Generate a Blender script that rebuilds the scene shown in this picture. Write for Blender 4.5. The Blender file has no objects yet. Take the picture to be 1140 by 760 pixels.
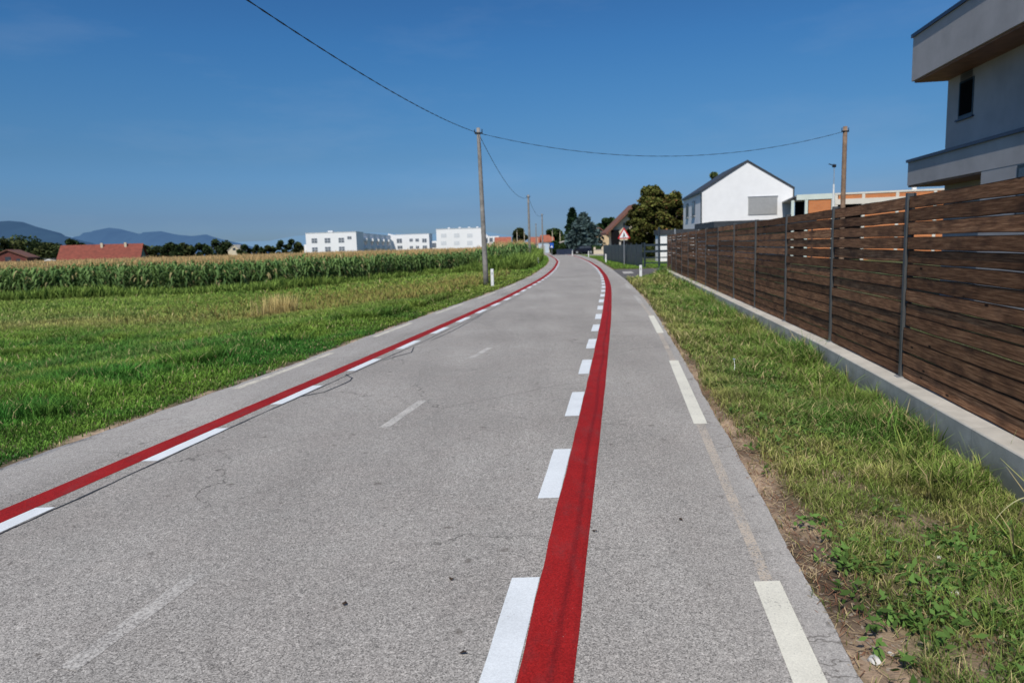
import bpy, math, random
import numpy as np
from mathutils import Vector, Matrix
random.seed(7); rng = np.random.default_rng(7)
S = bpy.context.scene; COL = S.collection
PI = math.pi; R = math.radians

# ------------------------------------------------------------------ camera
F = 790.0; CH = 1.55
_p = math.atan((380-275)/F); _r = R(1.78)
FW = Vector((0, math.cos(_p), -math.sin(_p)))
_u = Vector((0, math.sin(_p), math.cos(_p))); _x = Vector((1, 0, 0))
RI = _x*math.cos(_r) - _u*math.sin(_r); UP = _x*math.sin(_r) + _u*math.cos(_r)
def ray(px, py): return FW + RI*((px-570)/F) - UP*((py-380)/F)
def g(px, py, z=0.0):                     # survey: point of the ground seen at a pixel of the photograph
    d = ray(px, py); t = (z-CH)/d.z; return Vector((d.x*t, d.y*t, z))
def at(px, py, Y):                        # survey: point at distance Y
    d = ray(px, py); t = Y/d.y; return Vector((d.x*t, Y, CH+d.z*t))
cam = bpy.data.cameras.new('camera'); co = bpy.data.objects.new('camera', cam); COL.objects.link(co)
M3 = Matrix((RI, UP, -FW)).transposed()
co.matrix_world = Matrix.Translation((0, 0, CH)) @ M3.to_4x4()
cam.sensor_width = 36; cam.lens = F*36/1140; cam.clip_start = .05; cam.clip_end = 80000
cam.dof.use_dof = True; cam.dof.focus_distance = 3.8; cam.dof.aperture_fstop = 3.4
S.camera = co

# ------------------------------------------------------------------ light
SUN_EL, SUN_AZ = 49, 199.5
w = bpy.data.worlds.new('World'); S.world = w; w.use_nodes = True
nt = w.node_tree; bg = nt.nodes['Background']
sky = nt.nodes.new('ShaderNodeTexSky'); sky.sky_type = 'NISHITA'; sky.sun_disc = False
sky.sun_elevation = R(SUN_EL); sky.sun_rotation = R(SUN_AZ)
sky.air_density = 1.0; sky.dust_density = 0.5; sky.ozone_density = 3.0; sky.altitude = 300
hs = nt.nodes.new('ShaderNodeHueSaturation'); hs.inputs['Saturation'].default_value = 1.12; hs.inputs['Value'].default_value = 1.0
gm = nt.nodes.new('ShaderNodeGamma'); gm.inputs[1].default_value = 1.0
nt.links.new(sky.outputs[0], hs.inputs['Color']); nt.links.new(hs.outputs[0], gm.inputs[0]); 
tc = nt.nodes.new('ShaderNodeTexCoord'); sx = nt.nodes.new('ShaderNodeSeparateXYZ'); nt.links.new(tc.outputs['Generated'], sx.inputs[0])
rp = nt.nodes.new('ShaderNodeValToRGB'); nt.links.new(sx.outputs[2], rp.inputs[0]); cr_ = rp.color_ramp
ST = [(0, (0.188, 0.278, 0.479)), (0.034, (0.196, 0.285, 0.489)), (0.048, (0.2, 0.279, 0.457)), (0.069, (0.218, 0.312, 0.469)), (0.096, (0.231, 0.353, 0.503)), (0.123, (0.238, 0.364, 0.484)), (0.162, (0.245, 0.4, 0.516)), (0.212, (0.24, 0.428, 0.552)), (0.26, (0.227, 0.438, 0.58)), (0.313, (0.222, 0.422, 0.57)), (0.42, (0.24, 0.416, 0.592)), (0.75, (1, 0.95, 0.88))]
while len(cr_.elements) < len(ST): cr_.elements.new(.5)
for e_, (p_, c_) in zip(cr_.elements, ST): e_.position = p_; e_.color = (*c_, 1)
mu = nt.nodes.new('ShaderNodeMix'); mu.data_type = 'RGBA'; mu.blend_type = 'MULTIPLY'; mu.inputs[0].default_value = 1
nt.links.new(gm.outputs[0], mu.inputs[6]); nt.links.new(rp.outputs[0], mu.inputs[7])
mp_ = nt.nodes.new('ShaderNodeMapping'); mp_.inputs['Scale'].default_value = (2.2, 2.2, 9); mp_.inputs['Rotation'].default_value = (0, .12, 0); nt.links.new(tc.outputs['Generated'], mp_.inputs[0])
nz_ = nt.nodes.new('ShaderNodeTexNoise'); nz_.inputs['Scale'].default_value = 1.6; nz_.inputs['Detail'].default_value = 6; nz_.inputs['Roughness'].default_value = .6; nt.links.new(mp_.outputs[0], nz_.inputs[0])
cl_ = nt.nodes.new('ShaderNodeValToRGB'); nt.links.new(nz_.outputs[0], cl_.inputs[0]); cl_.color_ramp.elements[0].position = .52; cl_.color_ramp.elements[1].position = .80; cl_.color_ramp.elements[1].color = (.07, .07, .07, 1)
mc_ = nt.nodes.new('ShaderNodeMix'); mc_.data_type = 'RGBA'; nt.links.new(cl_.outputs[0], mc_.inputs[0]); nt.links.new(mu.outputs[2], mc_.inputs[6]); mc_.inputs[7].default_value = (3.8, 4.1, 4.6, 1)
nt.links.new(mc_.outputs[2], bg.inputs[0])
bg.inputs[1].default_value = 0.15
sl = bpy.data.lights.new('sun', 'SUN'); sl.energy = 4.15; sl.angle = R(.53); sl.color = (1, .945, .86)
so = bpy.data.objects.new('sun', sl); COL.objects.link(so)
sd = Vector((math.sin(R(SUN_AZ))*math.cos(R(SUN_EL)), math.cos(R(SUN_AZ))*math.cos(R(SUN_EL)), math.sin(R(SUN_EL))))
so.rotation_euler = sd.to_track_quat('Z', 'Y').to_euler(); so.location = (-5, -20, 30)
S.view_settings.view_transform = 'Standard'; S.view_settings.look = 'None'; S.view_settings.exposure = 0
S.cycles.max_bounces = 6; S.cycles.transparent_max_bounces = 8; S.cycles.use_denoising = True
S.cycles.diffuse_bounces = 3

# ------------------------------------------------------------------ materials
class NB:
    def __init__(s, name):
        s.m = bpy.data.materials.new(name); s.m.use_nodes = True; s.t = s.m.node_tree
        s.b = s.t.nodes['Principled BSDF']; s.out = s.t.nodes['Material Output']
    def n(s, typ, ins=None, **kw):
        nd = s.t.nodes.new(typ)
        for k, v in kw.items(): setattr(nd, k, v)
        for k, v in (ins or {}).items():
            if isinstance(v, bpy.types.NodeSocket): s.t.links.new(v, nd.inputs[k])
            else: nd.inputs[k].default_value = v
        return nd
    def pos(s): return s.n('ShaderNodeNewGeometry').outputs['Position']
    def obj(s): return s.n('ShaderNodeTexCoord').outputs['Object']
    def noise(s, vec, sc, det=4, rough=.55, scale3=None):
        if scale3: vec = s.n('ShaderNodeMapping', {0: vec, 'Scale': scale3}).outputs[0]
        return s.n('ShaderNodeTexNoise', {'Vector': vec, 'Scale': sc, 'Detail': det, 'Roughness': rough}).outputs[0]
    def ramp(s, fac, stops, interp='LINEAR'):
        nd = s.n('ShaderNodeValToRGB', {0: fac}); cr = nd.color_ramp; cr.interpolation = interp
        while len(cr.elements) < len(stops): cr.elements.new(.5)
        for e, (p, c) in zip(cr.elements, stops):
            e.position = p; e.color = (c[0], c[1], c[2], 1) if not isinstance(c, (int, float)) else (c, c, c, 1)
        return nd.outputs[0]
    def mix(s, fac, a, b, mode='MIX'):
        nd = s.t.nodes.new('ShaderNodeMix'); nd.data_type = 'RGBA'; nd.blend_type = mode
        for i, v in ((0, fac), (6, a), (7, b)):
            if isinstance(v, bpy.types.NodeSocket): s.t.links.new(v, nd.inputs[i])
            else: nd.inputs[i].default_value = (v if i == 0 else (*v, 1))
        return nd.outputs[2]
    def math(s, op, a, b=None):
        nd = s.n('ShaderNodeMath', operation=op)
        for i, v in ((0, a), (1, b)):
            if v is None: continue
            if isinstance(v, bpy.types.NodeSocket): s.t.links.new(v, nd.inputs[i])
            else: nd.inputs[i].default_value = v
        return nd.outputs[0]
    def set(s, col=None, rough=None, bump=None, bs=.3, bd=.01, metal=None, spec=None):
        if col is not None:
            if isinstance(col, bpy.types.NodeSocket): s.t.links.new(col, s.b.inputs['Base Color'])
            else: s.b.inputs['Base Color'].default_value = (*col, 1)
        if rough is not None:
            if isinstance(rough, bpy.types.NodeSocket): s.t.links.new(rough, s.b.inputs['Roughness'])
            else: s.b.inputs['Roughness'].default_value = rough
        if bump is not None:
            bn = s.n('ShaderNodeBump', {'Height': bump, 'Strength': bs, 'Distance': bd})
            s.t.links.new(bn.outputs[0], s.b.inputs['Normal'])
        if metal is not None: s.b.inputs['Metallic'].default_value = metal
        if spec is not None: s.b.inputs['Specular IOR Level'].default_value = spec
        return s.m

def plain(name, c, rough=.7, var=.12, sc=6, metal=0, bump=.15, bd=.004, spec=.3):
    b = NB(name); P = b.obj()
    n1 = b.noise(P, sc, 5, .6)
    lo = tuple(x*(1-var*1.6) for x in c); hi = tuple(min(1, x*(1+var)) for x in c)
    col = b.ramp(n1, [(.3, lo), (.7, hi)])
    return b.set(col, rough, b.noise(P, sc*12, 3), bump, bd, metal, spec)

def asphalt_col(b, P):
    big = b.noise(P, .35, 4, .55)
    mid = b.noise(P, 2.3, 5, .6)
    base = b.ramp(big, [(.30, (.295, .274, .247)), (.68, (.405, .380, .345))])
    base = b.mix(b.math('MULTIPLY', b.ramp(mid, [(.35, 0), (.75, 1)]), .35), base, (.345, .305, .272))
    v = b.n('ShaderNodeTexVoronoi', {'Vector': P, 'Scale': 205.0}).outputs['Color']
    sp = b.n('ShaderNodeSeparateColor', {0: v}).outputs[0]
    agg = b.ramp(sp, [(0, .30), (.3, .80), (.75, 1.10), (1, 1.62)])
    base = b.mix(1.0, base, agg, 'MULTIPLY')
    v2 = b.n('ShaderNodeTexVoronoi', {'Vector': P, 'Scale': 60.0}).outputs['Color']
    s2 = b.n('ShaderNodeSeparateColor', {0: v2}).outputs[1]
    base = b.mix(1.0, base, b.ramp(s2, [(0, .78), (.12, .95), (.85, 1.03), (1, 1.22)]), 'MULTIPLY')
    trk = b.noise(P, 1.1, 3, .5, (1.5, .22, 1)); base = b.mix(1.0, base, b.ramp(trk, [(.33, .90), (.65, 1.04)]), 'MULTIPLY')
    # stained spots
    sp3 = b.noise(P, 9, 2, .4)
    base = b.mix(b.ramp(sp3, [(.70, 0), (.74, .55)]), base, (.10, .085, .07))
    # hairline cracks
    wv = b.noise(P, 1.6, 5, .6)
    wp = b.n('ShaderNodeVectorMath', {0: P, 1: b.n('ShaderNodeCombineXYZ', {0: wv, 1: wv}).outputs[0]}, operation='ADD').outputs[0]
    cr = b.n('ShaderNodeTexVoronoi', {'Vector': wp, 'Scale': .42}, feature='DISTANCE_TO_EDGE').outputs['Distance']
    crk = b.math('MULTIPLY', b.ramp(cr, [(0, 1), (.0030, 0)]), b.ramp(b.noise(P, .5, 3), [(.47, 0), (.58, .85)]))
    base = b.mix(crk, base, (.05, .045, .04))
    return base, sp
def m_asphalt(dark=False):
    b = NB('asphalt_dark' if dark else 'asphalt'); P = b.pos()
    c, h = asphalt_col(b, P)
    if dark: c = b.mix(1.0, c, (.36, .36, .38), 'MULTIPLY')
    else:
        # shoulder: paler, cracked by the right edge (attribute edge = 1 at the edges)
        e = b.n('ShaderNodeAttribute', attribute_name='edge').outputs['Fac']
        c = b.mix(b.math('MULTIPLY', e, .5), c, b.mix(b.noise(P, 30, 3), (.33, .31, .29), (.60, .57, .53)))
        wv = b.noise(P, 3.5, 4)
        wp = b.n('ShaderNodeVectorMath', {0: P, 1: b.n('ShaderNodeCombineXYZ', {0: wv, 1: wv}).outputs[0]}, operation='ADD').outputs[0]
        cr = b.n('ShaderNodeTexVoronoi', {'Vector': wp, 'Scale': 2.3}, feature='DISTANCE_TO_EDGE').outputs['Distance']
        k = b.math('MULTIPLY', b.ramp(cr, [(0, 1), (.028, 0)]), b.math('MULTIPLY', b.ramp(e, [(.25, 0), (.7, 1)]), b.ramp(b.noise(P, 1.3, 4, .6), [(.42, 0), (.6, .8)])))
        c = b.mix(k, c, (.07, .06, .05))
    return b.set(c, .85, h, .55, .004, spec=.25)
def m_paint(name, c, wear=.5, wearcol=None, thin=.0):
    b = NB(name); P = b.pos(); ac, h = asphalt_col(b, P)
    n1 = b.noise(P, 60, 4, .7); n2 = b.noise(P, 3, 4, .6)
    v = b.ramp(n2, [(.3, tuple(x*.86 for x in c)), (.7, c)])
    v = b.mix(.25, v, b.mix(1.0, v, b.ramp(h, [(0, .6), (1, 1.3)]), 'MULTIPLY'))
    k = b.ramp(b.math('ADD', b.math('MULTIPLY', n1, .7), b.math('MULTIPLY', n2, .3)), [(wear-.04, 1), (wear+.04, 0)])
    v = b.mix(k, v, ac)
    return b.set(v, .65, h, .35, .003, spec=.3)
def m_red():
    b = NB('red_paint'); P = b.pos(); ac, h = asphalt_col(b, P)
    n2 = b.noise(P, 2.2, 5, .6)
    v = b.ramp(n2, [(.3, (.255, .0115, .0105)), (.72, (.345, .016, .015))])
    e = b.n('ShaderNodeAttribute', attribute_name='streak').outputs['Fac']
    v = b.mix(b.math('MULTIPLY', e, .7), v, (.14, .009, .010))
    v = b.mix(.4, v, b.mix(1.0, v, b.ramp(h, [(0, .25), (.5, 1.0), (1, 1.8)]), 'MULTIPLY'))
    chip = b.ramp(b.noise(P, 110, 4, .75), [(.66, 0), (.70, .8)])
    v = b.mix(b.math('MULTIPLY', chip, b.ramp(n2, [(.4, .3), (.6, 1)])), v, ac)
    grim = b.noise(P, 5, 5, .65, (1.6, .5, 1)); v = b.mix(b.ramp(grim, [(.5, 0), (.75, .45)]), v, (.16, .05, .05))
    sp = b.noise(P, 42, 2, .5)
    v = b.mix(b.ramp(sp, [(.74, 0), (.78, .35)]), v, (.5, .22, .2))
    return b.set(v, .75, h, .5, .003, spec=.12)
def m_leaf(name, transl=.28, rough=.55, gain=1.0):
    b = NB(name); a = b.n('ShaderNodeAttribute', attribute_name='Col').outputs['Color']
    if gain != 1: a = b.mix(1.0, a, (gain,)*3, 'MULTIPLY')
    b.set(a, .75, spec=.10)
    tr = b.n('ShaderNodeBsdfTranslucent', {0: a})
    mx = b.n('ShaderNodeMixShader', {0: transl, 1: b.b.outputs[0], 2: tr.outputs[0]})
    b.t.links.new(mx.outputs[0], b.out.inputs[0]); return b.m
def m_ground():
    b = NB('ground_soil'); P = b.pos(); a = b.n('ShaderNodeAttribute', attribute_name='Col').outputs['Color']
    n = b.noise(P, 14, 6, .7)
    c = b.mix(1.0, a, b.ramp(n, [(.3, .55), (.7, 1.3)]), 'MULTIPLY')
    st = b.n('ShaderNodeTexVoronoi', {'Vector': P, 'Scale': 60.0}).outputs['Color']
    s1 = b.n('ShaderNodeSeparateColor', {0: st}).outputs[0]
    c = b.mix(b.ramp(s1, [(.93, 0), (.95, .5)]), c, (.42, .37, .30))
    return b.set(c, .95, n, .8, .03, spec=.1)
def m_wood():
    b = NB('stained_wood'); P = b.obj(); a = b.n('ShaderNodeAttribute', attribute_name='Col').outputs
    off = b.n('ShaderNodeVectorMath', {0: P, 1: b.n('ShaderNodeVectorMath', {0: a['Color'], 1: (37., 91., 53.)}, operation='MULTIPLY').outputs[0]}, operation='ADD').outputs[0]
    grain = b.noise(off, 3.0, 8, .65, (1.2, 6, 22))
    fine = b.noise(off, 9.0, 6, .7, (1.0, 12, 40))
    cl = b.noise(off, 2.2, 3, .5, (1.3, 1, 3))
    c = b.ramp(grain, [(.30, (.080, .036, .018)), (.5, (.235, .112, .056)), (.70, (.44, .235, .122))])
    c = b.mix(.5, c, b.mix(1.0, c, b.ramp(fine, [(.3, .45), (.7, 1.45)]), 'MULTIPLY'))
    c = b.mix(b.ramp(cl, [(.5, 0), (.72, .75)]), c, (.055, .028, .019))
    # knots
    k = b.n('ShaderNodeTexVoronoi', {'Vector': b.n('ShaderNodeMapping', {0: off, 'Scale': (2.2, 1, 7)}).outputs[0], 'Scale': 1.0}).outputs['Distance']
    c = b.mix(b.ramp(k, [(.05, 1), (.10, 0)]), c, (.018, .009, .006))
    s = b.n('ShaderNodeSeparateColor', {0: a['Color']}).outputs[0]
    c = b.mix(1.0, c, b.ramp(s, [(0, .55), (1, 1.40)]), 'MULTIPLY')
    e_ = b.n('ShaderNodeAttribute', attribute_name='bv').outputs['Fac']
    c = b.mix(b.ramp(e_, [(0, .93), (.10, 0), (.91, 0), (1, .9)]), c, (.006, .004, .003))  # board edges painted near-black, standing in for the shade of the gaps
    return b.set(c, .8, fine, .4, .004, spec=.12)
def m_brick():
    b = NB('orange_brick'); P = b.obj()
    br = b.n('ShaderNodeTexBrick', {'Vector': b.n('ShaderNodeMapping', {0: P, 'Rotation': (R(90), 0, 0)}).outputs[0], 'Color1': (.52, .18, .06, 1), 'Color2': (.42, .13, .04, 1), 'Mortar': (.35, .22, .15, 1), 'Scale': 1.6, 'Mortar Size': .012})
    return b.set(b.mix(b.noise(P, 3, 4), br.outputs[0], (.58, .22, .08)), .9)
def m_rooftile(name, c):
    b = NB(name); P = b.obj()
    n = b.noise(P, 1.1, 6, .7)
    c1 = b.ramp(n, [(.3, tuple(x*.6 for x in c)), (.7, tuple(min(1, x*1.15) for x in c))])
    wv = b.n('ShaderNodeTexWave', {'Vector': P, 'Scale': 1.6, 'Distortion': .4}, bands_direction='X').outputs[0]
    c1 = b.mix(.35, c1, b.mix(1.0, c1, b.ramp(wv, [(0, .5), (1, 1.2)]), 'MULTIPLY'))
    return b.set(c1, .85, wv, .3, .03)
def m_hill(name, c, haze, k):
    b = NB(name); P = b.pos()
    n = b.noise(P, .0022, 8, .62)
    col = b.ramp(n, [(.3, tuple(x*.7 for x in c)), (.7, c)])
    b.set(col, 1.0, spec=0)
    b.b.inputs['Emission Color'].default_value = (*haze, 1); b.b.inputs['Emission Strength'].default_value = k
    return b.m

def m_conc():
    b = NB('cast_concrete'); P = b.obj(); n1 = b.noise(P, 3, 6, .65); n2 = b.noise(P, 14, 5, .7, (1, .25, .6)); n3 = b.noise(P, 1.2, 4, .6)
    c = b.ramp(n1, [(.3, (.40, .375, .33)), (.7, (.58, .545, .48))])
    c = b.mix(b.ramp(n2, [(.52, 0), (.8, .5)]), c, (.30, .30, .25))
    z = b.n('ShaderNodeSeparateXYZ', {0: P}).outputs[2]
    st = b.math('MULTIPLY', b.ramp(b.math('ADD', b.math('MULTIPLY', z, 3.0), b.math('MULTIPLY', n1, .6)), [(.15, .75), (.55, 0)]), 1.0)
    c = b.mix(st, c, (.20, .20, .155))
    sy = b.n('ShaderNodeSeparateXYZ', {0: P}).outputs[1]
    fr = b.math('FRACT', b.math('MULTIPLY', sy, .4)); c = b.mix(b.ramp(fr, [(0, .6), (.004, 0)]), c, (.12, .12, .11))
    c = b.mix(b.ramp(n3, [(.5, 0), (.7, .35)]), c, (.34, .30, .25))
    return b.set(c, .92, b.noise(P, 40, 4, .7), .4, .004, spec=.2)
M = dict(
 asphalt=m_asphalt(), asphalt_dark=m_asphalt(True), red=m_red(),
 white=m_paint('fresh_white_paint', (.74, .77, .78), .33), cream=m_paint('old_cream_paint', (.74, .71, .60), .385),
 faded=m_paint('faded_paint', (.56, .53, .48), .50), edgecream=m_paint('pale_edge_paint', (.66, .61, .50), .46), ghost=m_paint('worn_line', (.52, .44, .35), .495),
 tar=plain('tar', (.035, .033, .032), .5), leaf=m_leaf('grass_blade', .30, gain=1.62), crown=m_leaf('foliage', .22, gain=1.5), corn=m_leaf('corn_leaf', .25, gain=1.85),
 ground=m_ground(), wood=m_wood(), brick=m_brick(),
 concrete=plain('concrete', (.42, .395, .36), .9, .12, 4), concrete_grey=m_conc(),
 anthracite=plain('anthracite_metal', (.042, .060, .074), .45, .1, 8, .3), postgrey=plain('grey_post_coating', (.095, .10, .105), .5, .1, 8, .3), navy=plain('dark_blue_flashing', (.035, .048, .085), .4, .1, 4, .3),
 zinc=plain('galvanised_steel', (.45, .46, .47), .45, .1, 12, .6),
 plaster=plain('white_plaster', (.80, .80, .79), .9, .03, 1.5, bump=.1), apt=plain('white_render', (.80, .80, .80), .9, .02, .3),
 greyplaster=plain('grey_plaster', (.43, .410, .405), .9, .12, .8, bump=.2, bd=.008), soffit=plain('brown_soffit', (.26, .13, .075), .6, .2, 3),
 cream_wall=plain('cream_plaster', (.62, .54, .40), .9, .08, 1), peach=plain('peach_plaster', (.66, .50, .31), .9, .08, 1), pinkwall=plain('faded_plaster', (.48, .44, .38), .9, .12, 1),
 glass=plain('window_glass', (.05, .06, .075), .15, .1, 2, spec=.6), shutter=plain('grey_shutter', (.40, .40, .39), .6, .05, 5),
 aptglass=plain('apartment_window', (.14, .16, .19), .3, .1, 2), blind=plain('pale_blind', (.62, .64, .66), .7, .05, 2),
 polewood=plain('weathered_pole', (.25, .235, .215), .85, .25, 5), brownpole=plain('brown_pole', (.25, .165, .11), .85, .25, 5),
 black=plain('black_plastic', (.012, .012, .014), .5), darkvoid=plain('dark_opening', (.012, .012, .013), .95, spec=0),
 roofdark=plain('dark_roof', (.045, .050, .058), .6, .15, 4), roofred=m_rooftile('red_roof_tiles', (.25, .062, .038)), roofbrown=m_rooftile('brown_roof_tiles', (.20, .085, .055)),
 rooforange=m_rooftile('orange_roof_tiles', (.42, .13, .07)), redwall=plain('dark_red_brick', (.17, .055, .045), .9, .2, 2),
 mint=plain('pale_mint_render', (.60, .66, .60), .9, .05, 1), beam=plain('pale_beam', (.66, .62, .54), .9, .06, 2),
 bark=plain('bark', (.10, .075, .055), .9, .3, 8), postwhite=plain('white_post', (.72, .73, .72), .6, .05, 8),
 signred=plain('sign_red', (.50, .02, .025), .4, .04), signwhite=plain('sign_white', (.78, .78, .78), .4, .02), signblue=plain('sign_blue', (.02, .10, .42), .4, .03),
 carpaint=plain('dark_car_paint', (.010, .012, .022), .22, .05, spec=.7), rubber=plain('tyre_rubber', (.02, .02, .02), .8), bluegrey=plain('pale_blue_wall', (.45, .53, .60), .8, .05),
 dry=plain('dry_leaf', (.05, .032, .02), .8, .3, 40), stone=plain('pale_stone', (.55, .53, .49), .9, .15, 20), olivewall=plain('greenish_gable', (.20, .24, .19), .9, .1, 1),
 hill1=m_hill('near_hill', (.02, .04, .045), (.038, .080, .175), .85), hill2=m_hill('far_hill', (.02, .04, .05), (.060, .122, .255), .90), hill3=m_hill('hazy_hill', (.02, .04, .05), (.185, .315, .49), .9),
)

# ------------------------------------------------------------------ object helpers
def tag(o, label=None, cat=None, group=None, kind=None):
    for k, v in (('label', label), ('category', cat), ('group', group), ('kind', kind)):
        if v: o[k] = v
    return o
def empty(name, loc=(0, 0, 0), rz=0, **k):
    o = bpy.data.objects.new(name, None); COL.objects.link(o); o.location = loc; o.rotation_euler = (0, 0, rz)
    o.empty_display_size = .1; return tag(o, **k)
def link(name, me, mat, parent=None, **k):
    o = bpy.data.objects.new(name, me); COL.objects.link(o)
    if mat: me.materials.append(mat)
    if parent: o.parent = parent
    return tag(o, **k)
class MB:
    def __init__(s): s.v = []; s.f = []; s.c = []
    def add(s, vs, fs, c=None):
        o = len(s.v); s.v += [tuple(v) for v in vs]; s.f += [tuple(i+o for i in f) for f in fs]; s.c += [c or (1, 1, 1)]*len(vs); return s
    def box(s, x0, y0, z0, x1, y1, z1, c=None):
        return s.add([(x0, y0, z0), (x1, y0, z0), (x1, y1, z0), (x0, y1, z0), (x0, y0, z1), (x1, y0, z1), (x1, y1, z1), (x0, y1, z1)],
              [(3, 2, 1, 0), (4, 5, 6, 7), (0, 1, 5, 4), (1, 2, 6, 5), (2, 3, 7, 6), (3, 0, 4, 7)], c)
    def quad(s, a, b, c, d): return s.add([a, b, c, d], [(0, 1, 2, 3)])
    def poly(s, pts): return s.add(pts, [tuple(range(len(pts)))])
    def extr(s, pts, dv):                 # closed prism from polygon pts moved by dv
        n = len(pts); dv = Vector(dv); vs = [Vector(p) for p in pts]; vs += [p+dv for p in vs]
        return s.add(vs, [tuple(range(n))[::-1], tuple(range(n, 2*n))]+[(i, (i+1) % n, n+(i+1) % n, n+i) for i in range(n)])
    def tube(s, pts, rs, n=8, cap=True):
        pts = [Vector(p) for p in pts]
        if not hasattr(rs, '__len__'): rs = [rs]*len(pts)
        vs = []; fs = []
        for i, p in enumerate(pts):
            t = (pts[min(i+1, len(pts)-1)]-pts[max(i-1, 0)]).normalized()
            a = Vector((0, 0, 1)) if abs(t.z) < .9 else Vector((1, 0, 0))
            u = t.cross(a).normalized(); v = t.cross(u)
            for k in range(n): vs.append(p+(u*math.cos(2*PI*k/n)+v*math.sin(2*PI*k/n))*rs[i])
        for i in range(len(pts)-1):
            for k in range(n): fs.append((i*n+k, i*n+(k+1) % n, (i+1)*n+(k+1) % n, (i+1)*n+k))
        if cap: fs.append(tuple(range(n))[::-1]); fs.append(tuple(range((len(pts)-1)*n, len(pts)*n)))
        return s.add(vs, fs)
    def build(s, name, mat, parent=None, col=False, smooth=False, bevel=0, **k):
        me = bpy.data.meshes.new(name); me.from_pydata(s.v, [], s.f); me.update()
        if col:
            at_ = me.color_attributes.new('Col', 'FLOAT_COLOR', 'POINT')
            at_.data.foreach_set('color', np.array([(*c, 1) for c in s.c], dtype=np.float32).ravel())
        import bmesh
        bm = bmesh.new(); bm.from_mesh(me); bmesh.ops.recalc_face_normals(bm, faces=bm.faces)
        if bevel: bmesh.ops.bevel(bm, geom=list(bm.edges), offset=bevel, segments=2, affect='EDGES', profile=.5)
        bm.to_mesh(me); bm.free()
        if smooth: me.polygons.foreach_set('use_smooth', [True]*len(me.polygons))
        return link(name, me, mat, parent, **k)
def quads_mesh(name, V, C, mat, parent=None, **k):   # V (N,4,3)  C (N,3)
    N = len(V); me = bpy.data.meshes.new(name)
    me.vertices.add(N*4); me.vertices.foreach_set('co', np.ascontiguousarray(V, dtype=np.float32).ravel())
    me.loops.add(N*4); me.loops.foreach_set('vertex_index', np.arange(N*4, dtype=np.int32))
    me.polygons.add(N); me.polygons.foreach_set('loop_start', np.arange(0, N*4, 4, dtype=np.int32)); me.polygons.foreach_set('loop_total', np.full(N, 4, dtype=np.int32))
    a = me.color_attributes.new('Col', 'FLOAT_COLOR', 'POINT')
    c4 = np.ones((N, 4, 4), dtype=np.float32)
    c4[:, :, :3] = C if C.ndim == 3 else C[:, None, :]
    a.data.foreach_set('color', c4.ravel()); me.update(); me.validate()
    return link(name, me, mat, parent, **k)
_L = rng.random((64, 64))
def vnoise(x, y, sc=1.0, seed=0, octv=3):
    x = np.asarray(x, float)*sc+seed*17.3; y = np.asarray(y, float)*sc+seed*9.1; out = 0; amp = 1; tot = 0
    for o in range(octv):
        xi = np.floor(x).astype(int); yi = np.floor(y).astype(int); fx = x-xi; fy = y-yi
        fx = fx*fx*(3-2*fx); fy = fy*fy*(3-2*fy)
        G = lambda a, b: _L[a % 64, b % 64]
        out = out+amp*((G(xi, yi)*(1-fx)+G(xi+1, yi)*fx)*(1-fy)+(G(xi, yi+1)*(1-fx)+G(xi+1, yi+1)*fx)*fy)
        tot += amp; amp *= .5; x = x*2.03+5; y = y*2.03+3
    return out/tot

# ------------------------------------------------------------------ road lines
ys_ = np.arange(-12, 420, .25)
def curve(pts, s=6):
    x = np.interp(ys_, [p[0] for p in pts], [p[1] for p in pts])
    for _ in range(3):
        k = np.ones(s*2+1)/(s*2+1); xp = np.concatenate([x[0]+(x[1]-x[0])*np.arange(-s, 0), x, x[-1]+(x[-1]-x[-2])*np.arange(1, s+1)])
        x = np.convolve(xp, k, 'valid')
    return lambda y: np.interp(y, ys_, x)
FAR = [(170, 5, 9.7), (200, 1, 6), (260, -12, -6.5), (420, -60, -54)]
Lc = curve([(-12, -7.1), (0, -4.9), (5.25, -3.95), (8.05, -3.42), (12.8, -2.68), (17.8, -1.90), (24, -.8), (31, .25), (38.4, 1.2), (50, 2.3), (60, 3.2), (72.5, 4.05), (90, 5.0), (105.8, 5.6), (120, 6.2), (134, 6.6), (150, 6.4)]+[(a, b) for a, b, c in FAR])
Rc = curve([(-12, -.95), (0, .85), (2.3, 1.18), (3.43, 1.385), (4.72, 1.575), (6.67, 1.87), (8.82, 2.21), (11.3, 2.56), (17.1, 3.41), (24, 4.25), (30.2, 4.95), (43.5, 6.25), (60, 7.75), (75, 9.0), (95, 10.1), (110, 10.7), (120, 11.0), (134, 11.2), (150, 11.0)]+[(a, c) for a, b, c in FAR])
RL = curve([(-12, -6.1), (0, -3.93), (4.2, -3.19), (5.6, -2.95), (7.4, -2.62), (11.1, -1.97), (15.8, -1.18), (22, -.16), (32.5, 1.30), (39, 2.05), (48, 2.95), (57.6, 3.75), (70.4, 4.75), (85.6, 5.5), (100, 6.0), (120, 6.75), (140, 7.0)], 5)
RR = curve([(-12, -2.1), (0, -.28), (2.36, .075), (3.0, .18), (4.05, .335), (5.1, .505), (7.36, .86), (9.45, 1.175), (14.76, 1.985), (18.6, 2.54), (24.3, 3.36), (28.5, 3.91), (35.5, 4.74), (47.6, 5.95), (63.5, 7.2), (89, 8.72), (105, 9.5), (125, 9.9)], 5)

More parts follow.
